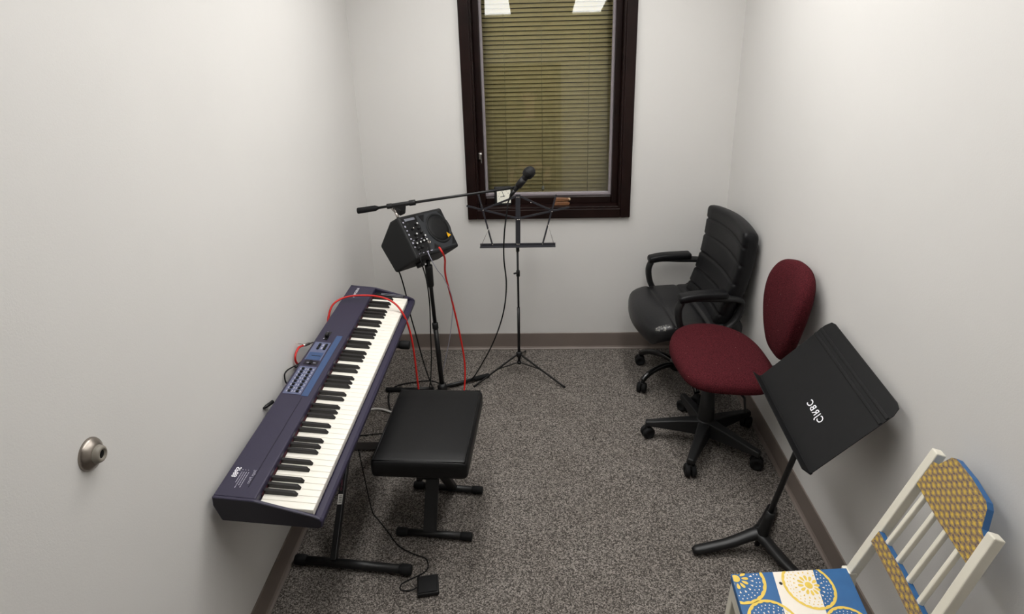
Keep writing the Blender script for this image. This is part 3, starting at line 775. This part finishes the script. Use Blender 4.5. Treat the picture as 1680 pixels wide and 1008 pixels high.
MB().cyl(fr((-.09, yd, .715)), fr((-.09, yd, .745)), .009, 12).build('desk_joint', M['black_metal'], fs)
mb = MB(); mb.box(fr((-.089, yd, .752)), (.378, .006, .013)); mb.box(fr((-.089, yd-.014, .7465)), (.378, .032, .002)); mb.build('tray', G, fs)
MB().bar(fr((-.088, yd+.004, .748)), fr((-.083, yd+.014, 1.008)), .024, .008, (0, 1, 0)).build('centre_bar', G, fs)
def strip(name, a, b, w=.0085, y0=0): 
    return MB().bar(fr((a[0], yd+y0, a[1])), fr((b[0], yd+y0, b[1])), .004, w, (1, 0, 0) if abs(b[1]-a[1]) > abs(b[0]-a[0]) else (0, 0, 1)).build(name, G, fs)
# side struts from tray out to the tips, crossing scissor arms
strip('side_strut', (-.216, .752), (-.277, 1.022), .008, -.004); strip('side_strut', (.035, .752), (.104, 1.010), .008, -.004)
strip('scissor_arm', (-.088, .888), (-.338, .957), .009, .006); strip('scissor_arm', (-.080, .888), (.168, .942), .009, .006)
strip('scissor_arm', (-.083, 1.003), (-.255, .936), .009, .011); strip('scissor_arm', (-.080, 1.003), (.083, .924), .009, .011)
r0_ = None
for x, z_ in ((-.087, .885), (-.079, .885), (-.087, 1.000), (-.078, 1.000), (-.255, .936), (.083, .924), (-.092, .755), (-.083, .755), (-.215, .755), (.035, .755), (-.02, .972), (-.146, .977)):
    if r0_ is None: r0_ = MB().lathe((0, 0, 0), (0, -1, 0), [(0, .003), (.002, .0025), (.003, 0)], 8).build('rivet', M['chrome'], fs); r0_.location = fr((x, yd-.008, z_))
    else: copy_part(r0_, fs, fr((x, yd-.008, z_)))
for a, b in (((-.272, .752), (-.232, .84)), ((.094, .748), (.062, .86))):
    MB().cyl(fr((a[0], yd-.012, a[1])), fr((b[0], yd-.006, b[1])), .0011, 6).build('page_wire', M['chrome'], fs)

# ------------------------------------------------------------------ clock and wooden block on the sill
zs = WZ0+.06+.045
ck = thing('desk_clock', 'small black clock with square white dial standing on the window sill', 'clock', (-.172, .035, zs-.045), (-.12, 0, .10))
MB().rbox((0, .012, .052), (.092, .03, .104), .006, (2, 1, 2)).build('clock_case', M['black_plastic'], ck)
dl = MB().box((.004, -.0045, .054), (.074, .003, .078)).build('dial', M['clock_white'], ck, bevel=.001)
mb = MB()
for k in range(12):
    a = 2*PI*k/12; rr = .030
    text_into(mb, str(k if k else 12), .0085, (.004-rr*math.sin(a)+.0035, -.0065, .054+rr*math.cos(a)-.003), (-1, 0, 0), (0, 0, 1))
mb.build('numerals', M['panel_black'], ck)
mb = MB()
for ang, ln, wd in ((math.radians(100), .020, .0028), (math.radians(18), .028, .0022)):
    d = V((-math.sin(ang), 0, math.cos(ang))); mb.bar(V((.004, -.0072, .054))-d*.006, V((.004, -.0072, .054))+d*ln, wd, .0008, (0, 1, 0))
mb.lathe((.004, -.0065, .054), (0, -1, 0), [(0, .003), (.0016, .003), (.0016, 0)], 10)
mb.build('clock_hands', M['panel_black'], ck)
wb = thing('wooden_block', 'small brown wooden block with a pale tip lying on the window sill', 'block', (.146, .035, zs-.045), (0, 0, .12))
mb = MB(); mb.prism([(-.043, 0), (.038, 0), (.042, .012), (.028, .020), (-.043, .018)], (0, .024, 0), (0, -.012, 0)); mb.build('lower_block', M['brown'], wb, bevel=.003)
mb = MB(); mb.prism([(-.044, .02), (.02, .022), (.040, .026), (.036, .036), (-.03, .042), (-.044, .034)], (0, .02, 0), (0, -.010, 0)); mb.build('upper_block', M['brown'], wb, bevel=.003)
MB().rbox((.038, 0, .030), (.016, .016, .014), .005, (1, 1, 1)).build('tip', M['tan'], wb)['label'] = 'pale worn tip'

# ------------------------------------------------------------------ swivel bases
def caster(parent, p, ang, r=.027):
    """twin-wheel caster below point p, wheels across direction ang"""
    p = V(p); ax = V((-math.sin(ang), math.cos(ang), 0))
    c = MB().cyl((p.x, p.y, r+.004), (p.x, p.y, p.z), .007, 10)
    c.box((p.x, p.y, r+.016), (.02, .02, .024), (0, 0, ang))
    o = c.build('caster', M['black_plastic'], parent, bevel=.003)
    for s_ in (-1, 1):
        q = V((p.x, p.y, r))+ax*s_*.004
        MB().lathe(q, ax*s_, [(0, 0), (0, r-.002), (.004, r), (.014, r), (.019, r-.005), (.019, r*.55), (.016, r*.5), (.016, 0)], 20).build('wheel', M['black_rubber'], o)
    return o

# ------------------------------------------------------------------ black leather armchair
ch = thing('office_armchair', 'black leather swivel armchair with padded back in the far right corner', 'chair', (.740, -.345, 0), (0, 0, math.radians(96)))
a0 = math.radians(137-96)
mb = MB(); mb.lathe((0, 0, .075), (0, 0, 1), [(0, 0), (0, .045), (.045, .045), (.05, .032), (.052, 0)], 20); mb.build('base_hub', M['gloss_black'], ch)
MB().lathe((0, 0, .10), (0, 0, 1), [(0, .028), (.12, .026), (.12, .018), (.27, .018)], 18).build('gas_column', M['black_plastic'], ch)
for k in range(5):
    a = a0+2*PI*k/5; d = V((math.cos(a), math.sin(a), 0))
    pts = [d*.03+V((0, 0, .10)), d*.10+V((0, 0, .112)), d*.17+V((0, 0, .102)), d*.21+V((0, 0, .084)), d*.233+V((0, 0, .066))]
    lg = MB().tube(spline(pts, 5), .014, 10, flat=((0, 0, 1), 1.1)).build('base_leg', M['gloss_black'], ch)
    caster(lg, d*.235+V((0, 0, .066)), a+.7)
mb = MB(); mb.rbox((0, -.01, .365), (.22, .26, .05), .012, (1, 1, 1)); mb.cyl((-.10, .02, .37), (-.24, .03, .35), .007, 8); mb.build('tilt_mechanism', M['black_plastic'], ch)
def seat_fn(v):
    x, y, z = v
    if z > 0:
        for ys in (.09, -.06): z -= .007*math.exp(-((y-ys)/.007)**2)
        z += .012*(1-(x/.25)**2)
    f = max(0, (y-.09)/.15); z -= .035*f*f
    x *= 1-.10*f*f*1.0
    return (x, y-.05*f*f*abs(x/.25)**2, z)
def worn():
    m, nt, b = new_mat('worn_leather')
    b.inputs['Base Color'].default_value = srgb(19, 19, 21); b.inputs['Roughness'].default_value = .38
    tc = nt.nodes.new('ShaderNodeTexCoord')
    n = nt.nodes.new('ShaderNodeTexNoise'); n.inputs['Scale'].default_value = 95; n.inputs['Detail'].default_value = 4
    nt.links.new(tc.outputs['Object'], n.inputs['Vector'])
    bp = nt.nodes.new('ShaderNodeBump'); bp.inputs['Strength'].default_value = .3; bp.inputs['Distance'].default_value = .002
    nt.links.new(n.outputs['Fac'], bp.inputs['Height']); nt.links.new(bp.outputs['Normal'], b.inputs['Normal'])
    # scuffed patch on the near front edge
    sx = nt.nodes.new('ShaderNodeVectorMath'); sx.operation = 'SUBTRACT'; sx.inputs[1].default_value = (-.225, .14, .427)
    nt.links.new(tc.outputs['Object'], sx.inputs[0])
    sc = nt.nodes.new('ShaderNodeVectorMath'); sc.operation = 'MULTIPLY'; sc.inputs[1].default_value = (55, 14, 50)
    nt.links.new(sx.outputs[0], sc.inputs[0])
    ln = nt.nodes.new('ShaderNodeVectorMath'); ln.operation = 'LENGTH'; nt.links.new(sc.outputs[0], ln.inputs[0])
    inside = nt.nodes.new('ShaderNodeMath'); inside.operation = 'LESS_THAN'; inside.inputs[1].default_value = 1
    nt.links.new(ln.outputs['Value'], inside.inputs[0])
    th = nt.nodes.new('ShaderNodeMath'); th.operation = 'GREATER_THAN'; th.inputs[1].default_value = .56
    nt.links.new(n.outputs['Fac'], th.inputs[0])
    mu = nt.nodes.new('ShaderNodeMath'); mu.operation = 'MULTIPLY'
    nt.links.new(inside.outputs[0], mu.inputs[0]); nt.links.new(th.outputs[0], mu.inputs[1])
    mx = nt.nodes.new('ShaderNodeMix'); mx.data_type = 'RGBA'; mx.inputs['A'].default_value = srgb(19, 19, 21); mx.inputs['B'].default_value = srgb(120, 118, 112)
    nt.links.new(mu.outputs[0], mx.inputs['Factor']); nt.links.new(mx.outputs['Result'], b.inputs['Base Color'])
    return m
MB().rbox((0, .02, .405), (.50, .475, .085), .032, (10, 46, 2), seat_fn).build('seat', worn(), ch)
def back_fn(v):
    x, y, z = v          # y>0 faces the sitter
    if y > 0:
        for zs_ in (-.185, -.105, -.015, .085, .175): y -= .009*math.exp(-((z-zs_)/.005)**2)
    k = (z+.25)/.50
    x *= .90+.10*min(1, max(0, k)*1.6)
    z -= .022*(x/.24)**2*max(0, k)
    y += .022*(x/.25)**2
    y += -.028*math.sin(PI*k)
    return (x, y, z)
MB().rbox((-.028, -.168, .668), (.47, .080, .50), .028, (10, 1, 72), back_fn, rot=(math.radians(12.5), 0, 0)).build('backrest', M['leather'], ch)
for s_ in (-1, 1):
    x = s_*.252
    loop = [(x, .095, .585), (x, .110, .535), (x, .098, .46), (x, .065, .412), (x, .0, .398), (x, -.10, .415), (x, -.165, .47), (x, -.190, .545), (x, -.165, .575), (x, -.05, .585), (x, .04, .592)]
    ar = MB().tube(spline(loop+[loop[0]], 5)[:-1], .0155, 10, closed=True, flat=((1, 0, 0), 1.6)).build('armrest', M['black_plastic'], ch)
    MB().rbox((x, .000, .606), (.060, .23, .034), .013, (2, 8, 1), lambda v: (v[0], v[1], v[2]-.018*(max(0, v[1])/.13)**2)).build('arm_pad', M['leather'], ar)

# ------------------------------------------------------------------ red task chair
rc = thing('task_chair', 'maroon fabric armless swivel chair with oval back beside the black armchair', 'chair', (.75, -.865, 0), (0, 0, math.radians(88)))
a0 = math.radians(171-88)
mb = MB(); mb.lathe((0, 0, .055), (0, 0, 1), [(0, 0), (0, .05), (.05, .048), (.075, .036), (.077, 0)], 20); mb.build('base_hub', M['black_plastic'], rc)
MB().lathe((0, 0, .12), (0, 0, 1), [(0, .037), (.02, .036), (.19, .026), (.19, .016), (.26, .016)], 20).build('gas_column', M['black_plastic'], rc)
for k in range(5):
    a = a0+2*PI*k/5; d = V((math.cos(a), math.sin(a), 0)); s_ = V((-math.sin(a), math.cos(a), 0))
    mb = MB(); secs = []
    for t_, z0, z1, w_ in ((.02, .055, .125, .030), (.12, .062, .112, .024), (.23, .066, .092, .018), (.262, .064, .088, .016)):
        for sw, z_ in ((-1.15, z0), (1.15, z0), (.8, z1), (-.8, z1)): secs.append(d*t_+s_*sw*w_+V((0, 0, z_)))
    fcs = [(3, 2, 1, 0), (12, 13, 14, 15)]
    for i in range(3):
        for j in range(4): fcs.append((i*4+j, i*4+(j+1) % 4, i*4+4+(j+1) % 4, i*4+4+j))
    mb._new(secs, fcs); lg = mb.build('base_leg', M['black_plastic'], rc, bevel=.006, bseg=3)
    caster(lg, d*.25+V((0, 0, .066)), a+.5, .028)
mb = MB(); mb.rbox((0, -.02, .385), (.16, .22, .045), .01, (1, 1, 1)); mb.build('tilt_mechanism', M['black_plastic'], rc)
MB().tube([(-.07, .0, .39), (-.14, -.06, .385), (-.19, -.095, .36), (-.205, -.10, .30)], .005, 8).build('height_lever', M['black_plastic'], rc)
SEAT = [(.588, -.769), (.631, -.671), (.705, -.618), (.791, -.612), (.870, -.646), (.930, -.715), (.958, -.800), (.966, -.900), (.962, -1.02), (.930, -1.11), (.870, -1.150), (.771, -1.150), (.665, -1.128), (.608, -1.070), (.588, -.975), (.580, -.860)]
rz_ = Matrix.Rotation(-math.radians(88), 2)
seat_l = [tuple(rz_ @ (V(q)-V((.75, -.865)))) for q in SEAT]
def seat_place(a, b, h, f):      # slightly dished, front edge rolls down
    z = .447+h*(1 if h > 0 else .8)-.010*max(0, (b-.06)/.11)**2+.010*(a/.26)**2*(1-f**6)
    return (a, b, z)
MB().pad(loop2d(seat_l, 4), .085, seat_place, 3.6).build('seat', M['maroon'], rc)
BACK = [(0, -.200), (.060, -.188), (.105, -.130), (.138, -.050), (.154, .025), (.150, .095), (.118, .150), (.062, .176), (0, .182), (-.062, .176), (-.118, .150), (-.150, .095), (-.154, .025), (-.138, -.050), (-.105, -.130), (-.060, -.188)]
bk = MB().pad(loop2d(BACK, 4), .082, lambda a, b, h, f: (a, h+.020*(a/.15)**2-.012*(b/.2)**2, b), 3.0).build('backrest', M['maroon'], rc)
bk.location = (-.222, -.205, .778); bk.rotation_euler = (math.radians(8), 0, math.radians(3))
mb = MB(); mb.tube(spline([(0, -.10, .385), (-.05, -.20, .40), (-.13, -.255, .48), (-.20, -.245, .62), (-.205, -.243, .74)], 5), .012, 8, flat=((1, 0, .2), 2.0)); mb.build('back_bracket', M['black_plastic'], rc)
mb = MB(); mb.lathe((-.25, -.230, .76), (-.9, -.2, .0), [(0, .010), (.012, .010), (.014, .016), (.03, .016), (.032, 0)], 12); mb.build('back_knob', M['black_plastic'], rc)

# ------------------------------------------------------------------ orchestra music stand
osn = thing('orchestra_music_stand', 'black solid-desk music stand with white stencilled letters near the right wall', 'music stand', (.787, -1.478, 0))
DC = V((.888, -1.560, .722)); DR = Euler((.118, -.84, -.10)).to_matrix()
tip = DC - V((.787, -1.478, 0))+DR @ V((-.03, 0, -.02))
MB().tube([(0, 0, .02), (tip*.5).to_tuple() if False else V((tip.x*.5, tip.y*.5, .36)), V((tip.x, tip.y, tip.z))], .0095, 12).build('pole', M['black_metal'], osn)
ax = V((tip.x, tip.y, tip.z)).normalized()
MB().lathe((0, 0, .0)+ax*.05 if False else V((0, 0, 0))+ax*.06, ax, [(0, 0), (0, .020), (.02, .021), (.10, .017), (.13, .0155), (.132, .010), (.132, 0)], 18).build('sleeve', M['black_plastic'], osn)
for a in (186, 303, 57):
    a = math.radians(a); d = V((math.cos(a), math.sin(a), 0))
    pts = [V((0, 0, .075)), d*.03+V((0, 0, .066)), d*.10+V((0, 0, .040)), d*.19+V((0, 0, .022)), d*.238+V((0, 0, .016))]
    MB().tube(spline(pts, 5), [.018]*6+[.0165]*5+[.015]*5+[.0145]*3+[.012, .007], 12, flat=((-d.y, d.x, 0), 1.35)).build('base_leg', M['black_metal'], osn)
dsk = bpy.data.objects.new('desk', None)
bpy.data.objects.remove(dsk)
def dl_(p): return DC-V((.787, -1.478, 0))+DR @ V(p)
hw, hl = .155, .232
mb = MB()
outl = [(-hw, -hl), (hw-.03, -hl), (hw-.006, -hl+.010), (hw, -hl+.03), (hw, hl-.03), (hw-.006, hl-.010), (hw-.03, hl), (-hw, hl)]
prof_o = dl_((0, 0, -.0015))
mb.prism(outl, DR @ V((0, 0, .003)), prof_o, DR @ V((1, 0, 0)), DR @ V((0, 1, 0)))
for xs in (.085, .108): mb.bar(dl_((xs, -hl+.002, .002)), dl_((xs, hl-.002, .002)), .010, .005, DR @ V((0, 0, 1)))
desk = mb.build('desk', M['desk_black'], osn, bevel=.0015)
mb = MB(); mb.bar(dl_((-hw, -hl, .006)), dl_((-hw, hl, .006)), .003, .018, DR @ V((0, 0, 1))); mb.bar(dl_((-hw-.022, -hl, -.002)), dl_((-hw-.022, hl, -.002)), .045, .003, DR @ V((0, 0, 1)))
mb.bm.free(); mb = MB()
mb.prism([(-hw-.001, -.003), (-hw-.001, .0035), (-hw+.004, .0035), (-hw+.004, -.003)], DR @ V((0, 2*hl, 0)), dl_((0, -hl, 0)), DR @ V((1, 0, 0)), DR @ V((0, 0, 1)))
mb.prism([(-hw-.001, .000), (-hw-.003, .034), (-hw-.0055, .034), (-hw-.004, -.003), (-hw-.001, -.003)], DR @ V((0, 2*hl, 0)), dl_((0, -hl, 0)), DR @ V((1, 0, 0)), DR @ V((0, 0, 1)))
mb.build('ledge', M['desk_black'], osn)
mb = MB(); text_into(mb, 'CJRBC', .031, dl_((-.062, -.102, .0024)), DR @ V((0, 1, 0)), DR @ V((1, 0, 0)), bold=.0004, spacing=1.18)
mb.build('stencilled_letters', M['print_white'], osn)
mb = MB(); mb.bar(dl_((-.06, 0, -.012)), dl_((.03, 0, -.012)), .04, .02, DR @ V((0, 0, 1))); mb.build('tilt_bracket', M['black_metal'], osn, bevel=.003)

# ------------------------------------------------------------------ painted chair
pc = thing('painted_chair', 'white wooden chair with blue seat and yellow stencilled rails in the near right corner', 'chair', (.665, -2.12, 0))
def pr_(p): return V(p)-V((.665, -2.12, 0))
WH = M['chair_white']
# seat slab: blue with cream stripe and doily rosettes
sz = .43
c0, c1, c2, c3 = V((.511, -1.984, sz)), V((.826, -1.962, sz)), V((.800, -2.262, sz)), V((.496, -2.285, sz))
mb = MB()
top = [pr_(c) for c in (c3, c2, c1, c0)]
mb._new(top+[v-V((0, 0, .022)) for v in top], [(0, 1, 2, 3), (7, 6, 5, 4), (0, 4, 5, 1), (1, 5, 6, 2), (2, 6, 7, 3), (3, 7, 4, 0)], 0)
seat = mb.build('seat', [M['paint_blue']], pc, bevel=.003)
def in_seat(p):
    for a, b in ((c0, c1), (c1, c2), (c2, c3), (c3, c0)):
        if (b.x-a.x)*(p[1]-a.y)-(b.y-a.y)*(p[0]-a.x) > -.0015*(b-a).length: return False
    return True
STR = [(.623, -1.9785), (.732, -1.9705), (.690, -2.2678), (.592, -2.2755)]
def in_stripe(p):
    n_ = 4
    for i in range(n_):
        a, b = STR[i], STR[(i+1) % n_]
        if (b[0]-a[0])*(p[1]-a[1])-(b[1]-a[1])*(p[0]-a[0]) > 0: return False
    return True
mb = MB()
mb.flat([pr_((x, y, sz+.0003)) for x, y in STR], 1)
def clip(pts, quad):
    out = list(pts)
    for i in range(4):
        a, b = quad[i], quad[(i+1) % 4]; src, out = out, []
        side_ = lambda p_: (b[0]-a[0])*(p_[1]-a[1])-(b[1]-a[1])*(p_[0]-a[0])
        for k in range(len(src)):
            p_, q_ = src[k], src[(k+1) % len(src)]; d0, d1 = side_(p_), side_(q_)
            if d0 <= 0: out.append(p_)
            if (d0 < 0 < d1) or (d1 < 0 < d0):
                t_ = d0/(d0-d1); out.append((p_[0]+(q_[0]-p_[0])*t_, p_[1]+(q_[1]-p_[1])*t_))
        if len(out) < 3: return []
    return out
ctr = (c0+c1+c2+c3)/4
QUAD = [tuple((c+(ctr-c)*.012).xy) for c in (c0, c1, c2, c3)]
def poly(pts, mi, lift):
    q = clip(pts, QUAD)
    if len(q) > 2: mb.flat([pr_((x, y, sz+lift)) for x, y in q], mi)
def rosette(cx, cy, rx, ry, r0a=0):
    def at(r, a): return (cx+rx*r*math.cos(a+r0a), cy+ry*r*math.sin(a+r0a))
    n_ = 72
    for i in range(n_):
        a, b = 2*PI*i/n_, 2*PI*(i+1)/n_
        sc1, sc2 = .895+.018*math.cos(24*a), .895+.018*math.cos(24*b)
        poly([at(sc1, a), at(1.0, a), at(1.0, b), at(sc2, b)], 0, .0008)
    if True:
        poly([at(.145, 2*PI*i/20) for i in range(20)], 0, .0008)
    for i in range(12):
        a = 2*PI*i/12; ct, st_ = math.cos(a), math.sin(a); pts = []
        for k in range(12):
            t_ = 2*PI*k/12; u_ = .31+.115*math.cos(t_); v_ = .055*math.sin(t_)*(1+.35*math.cos(t_))
            pts.append((cx+rx*(u_*ct-v_*st_), cy+ry*(u_*st_+v_*ct)))
        poly(pts, 0, .0008)
    def dotcol(p_): return 0 if in_stripe(p_) else 1
    for i in range(18):
        a = 2*PI*(i+.5)/18; q = at(.54, a)
        poly([at(.48, a), at(.58, a+.062), at(.58, a-.062)], dotcol(q), .0008)
    for rr, n2, dr in ((.68, 26, .022), (.79, 32, .024)):
        for i in range(n2):
            a = 2*PI*i/n2; q = at(rr, a)
            poly([(q[0]+rx*dr*math.cos(k*PI/4), q[1]+ry*dr*math.sin(k*PI/4)) for k in range(8)], dotcol(q), .0008)
rosette(.519, -2.000, .0765, .079); rosette(.702, -2.020, .0655, .0735); rosette(.575, -2.142, .066, .078, .1); rosette(.757, -2.150, .060, .068, .2)
rosette(.668, -2.235, .064, .07); rosette(.50, -2.26, .07, .06)
poly([(.632+.0045*math.cos(k*PI/5), -2.0145+.005*math.sin(k*PI/5)) for k in range(10)], 2, .0006)
for f_ in mb.bm.faces:
    f_.normal_update()
    if f_.normal.z < 0: f_.normal_flip()
mb.build('seat_stencil', [M['paint_yellow'], M['paint_white'], M['panel_black']], seat)
# posts, legs
P1b, P1t = V((.824, -1.9675, 0)), V((.9765, -1.985, .825)); P2b, P2t = V((.800, -2.262, 0)), V((.948, -2.238, .812))
S1, S2 = V((.824, -1.9675, .43)), V((.800, -2.255, .43))
for pb, s_, pt in ((P1b, S1, P1t), (P2b, S2, P2t)):
    mb = MB(); d1 = (pt-s_).normalized()
    mb.bar(pr_(s_-V((0, 0, .03))+V((.006, 0, 0))), pr_(pt), .024, .026, (-1, 0, 0)); mb.bar(pr_(pb+V((.03, 0, 0))), pr_(s_+V((.006, 0, .0))), .028, .030, (-1, 0, 0))
    mb.build('back_post', WH, pc, bevel=.003)
for c in (c0+V((.012, -.014, 0)), c3+V((.012, .016, 0))):
    mb = MB(); mb.bar(pr_((c.x-.020, c.y, 0)), pr_((c.x+.004, c.y, sz-.022)), .026, .026, (-1, 0, 0)); mb.build('front_leg', WH, pc, bevel=.003)
mb = MB(); mb.bar(pr_(c0+V((.01, -.02, -.045))), pr_(c3+V((.01, .02, -.045))), .018, .045); mb.bar(pr_(c0+V((.02, -.014, -.045))), pr_(c1+V((-.01, -.010, -.045))), .018, .045); mb.build('apron', WH, pc, bevel=.002)
for a, b in ((c0, S1), (c3, S2)):
    mb = MB(); mb.bar(pr_((a.x+.01, a.y-.014 if a is c0 else a.y+.016, .16)), pr_((b.x+.02, b.y, .16)), .014, .018); mb.build('stretcher', WH, pc, bevel=.003)
# rails lie in the plane of the posts
def onback(s_, t_):        # s across (0 far post, 1 near post), t up (0 seat, 1 post top)
    a = S1.lerp(P1t, t_); b = S2.lerp(P2t, t_); return a.lerp(b, s_)
nb = ((P1t-S1).cross(S2-S1)).normalized()
if nb.x > 0: nb = -nb     # towards the sitter
def rail(name, outline, th=.016):
    n_ = len(outline)
    fr_ = [pr_(onback(*o_))+nb*(th/2) for o_ in outline]; bk_ = [v-nb*th for v in fr_]
    bm = bmesh.new(); uvl = bm.loops.layers.uv.new('UVMap')
    A = [bm.verts.new(v) for v in fr_]; B = [bm.verts.new(v) for v in bk_]
    f = bm.faces.new(A); f.material_index = 1
    bm.faces.new(list(reversed(B)))
    for i in range(n_):
        bm.faces.new((A[i], A[(i+1) % n_], B[(i+1) % n_], B[i]))
    for l, o_ in zip(f.loops, outline): l[uvl].uv = (o_[0]*.265, o_[1]*.42)
    bmesh.ops.recalc_face_normals(bm, faces=bm.faces)
    me = bpy.data.meshes.new(name); bm.to_mesh(me); bm.free(); me.materials.append(M['paint_blue']); me.materials.append(M['lattice'])
    o = bpy.data.objects.new(name, me); col.objects.link(o); o.parent = pc; return o
rail('crest_rail', [(.05, .775), (.5, .765), (.95, .775), (.95, .945), (.88, .965), (.81, 1.055), (.76, 1.075), (.5, 1.085), (.24, 1.075), (.19, 1.055), (.12, .965), (.05, .945)])
rail('lower_rail', [(.05, .285), (.5, .29), (.95, .285), (.95, .375), (.5, .385), (.05, .375)])
for k in range(4):
    s_ = .19+.205*k
    mb = MB(); mb.bar(pr_(onback(s_, .36)), pr_(onback(s_, .79)), .013, .013, nb); mb.build('spindle', WH, pc, bevel=.003)

# ------------------------------------------------------------------ cables
def cable(name, label, pts, r, m, cat='cable', n=8, extra=None):
    t = thing(name, label, cat, pts[0])
    MB().tube(spline([V(p)-V(pts[0]) for p in pts], n), r, 8).build('cord', m, t)
    return t
cable('microphone_cable', 'long black cable hanging from the microphone and looping behind the bench',
      [m0-mdir*.028, m0-mdir*.05+V((.0, -.002, -.02)), (-.128, -.47, 1.0), (-.145, -.47, .88), (-.152, -.46, .75), (-.145, -.44, .60), (-.165, -.42, .44), (-.215, -.40, .28), (-.28, -.385, .14), (-.345, -.375, .03), (-.40, -.385, .006), (-.47, -.41, .006), (-.56, -.395, .03), (-.66, -.37, .006), (-.74, -.40, .006), (-.77, -.47, .006), (-.74, -.60, .006), (-.70, -.68, .006)], .0036, M['black_rubber'])
cable('speaker_power_cable', 'black cord dropping from the left end of the monitor speaker',
      [(-.665, -.50, .74), (-.655, -.46, .66), (-.645, -.43, .55), (-.632, -.43, .44), (-.61, -.44, .33), (-.58, -.45, .17), (-.545, -.47, .05), (-.52, -.51, .006), (-.49, -.58, .006)], .0034, M['black_rubber'])
cable('speaker_signal_cable', 'black signal cord hanging straight along the microphone stand pole',
      [(-.517, -.635, .84), (-.512, -.655, .81), (-.505, -.60, .70), (-.512, -.53, .55), (-.525, -.49, .38), (-.535, -.47, .22), (-.548, -.48, .08), (-.565, -.52, .006), (-.585, -.58, .006)], .0030, M['black_rubber'])
cable('thin_grey_cable', 'thin grey cord hanging from the monitor speaker input',
      [(-.485, -.62, .845), (-.470, -.64, .82), (-.450, -.62, .76), (-.430, -.55, .68), (-.405, -.50, .55), (-.425, -.48, .38), (-.455, -.47, .24), (-.49, -.455, .10), (-.50, -.45, .05), (-.505, -.50, .006)], .0018, M['grey_cable'])
rcb = cable('red_cable', 'long red cable draped over the far end of the keyboard and up to the speaker',
      [(-.9045, -.92, .50), (-.9045, -.865, .57), (-.9045, -.815, .63), (-.885, -.783, .672), (-.83, -.755, .690), (-.75, -.738, .687), (-.68, -.742, .678), (-.622, -.760, .655), (-.583, -.778, .605), (-.562, -.78, .52), (-.553, -.78, .41), (-.549, -.78, .28), (-.545, -.77, .12), (-.53, -.74, .012), (-.48, -.70, .007), (-.40, -.66, .007), (-.385, -.58, .007), (-.37, -.52, .06), (-.365, -.49, .20), (-.385, -.485, .38), (-.410, -.50, .56), (-.425, -.54, .70), (-.418, -.57, .79), (-.425, -.595, .835), (-.440, -.575, .850)], .0045, M['red_cable'])
t = thing('red_patch_cable', 'short red cord with bare metal plug beside the back of the keyboard', 'cable', (-.897, -1.1, .64))
def q_(p): return V(p)-V((-.897, -1.1, .64))
MB().tube(spline([q_(p) for p in [(-.893, -1.165, .675), (-.897, -1.20, .685), (-.899, -1.235, .672), (-.900, -1.235, .645), (-.900, -1.20, .610), (-.895, -1.14, .59)]], 6), .0042, 8).build('cord', M['red_cable'], t)
pl_ = V((-.885, -1.085, .645))-V((-.893, -1.165, .675))
MB().lathe(q_((-.893, -1.165, .675)), pl_, [(0, 0), (0, .0045), (.02, .006), (.05, .006), (.052, .003), (.085, .003), (.087, 0)], 12).build('plug', M['chrome'], t)
MB().cyl(q_((-.893, -1.155, .675)), q_((-.905, -1.20, .705)), .0012, 6).build('bare_wire', M['chrome'], t)
t = thing('power_adapter_cable', 'black power lead with strain relief curling behind the keyboard', 'cable', (-.897, -1.25, .62))
def q_(p): return V(p)-V((-.897, -1.25, .62))
MB().tube(spline([q_(p) for p in [(-.893, -1.225, .63), (-.897, -1.28, .65), (-.900, -1.325, .662), (-.902, -1.345, .655), (-.902, -1.34, .62), (-.898, -1.30, .585)]], 6), .0026, 8).build('cord', M['black_rubber'], t)
MB().lathe(q_((-.891, -1.20, .622)), V((-.003, -.07, .02)), [(0, 0), (0, .007), (.03, .0065), (.065, .004), (.065, 0)], 12).build('plug', M['black_plastic'], t)
cable('white_cable', 'white cord arching across the carpet between keyboard and bench', [(-.896, -.74, .007), (-.884, -.675, .008), (-.850, -.628, .008), (-.796, -.613, .008), (-.729, -.639, .008), (-.66, -.69, .008), (-.58, -.74, .008)], .0055, M['white_cable'])
cable('thin_black_cable', 'thin black cord lying on the carpet just beyond the stand bar, left of the bench', [(-.885, -.826, .004), (-.808, -.817, .004), (-.738, -.806, .004), (-.66, -.80, .004), (-.56, -.82, .004)], .0024, M['black_rubber'])

# ------------------------------------------------------------------ render look
scene.view_settings.view_transform = 'Standard'; scene.view_settings.look = 'None'
scene.view_settings.gamma = 1; scene.view_settings.use_curve_mapping = False
scene.view_settings.exposure = 0.0
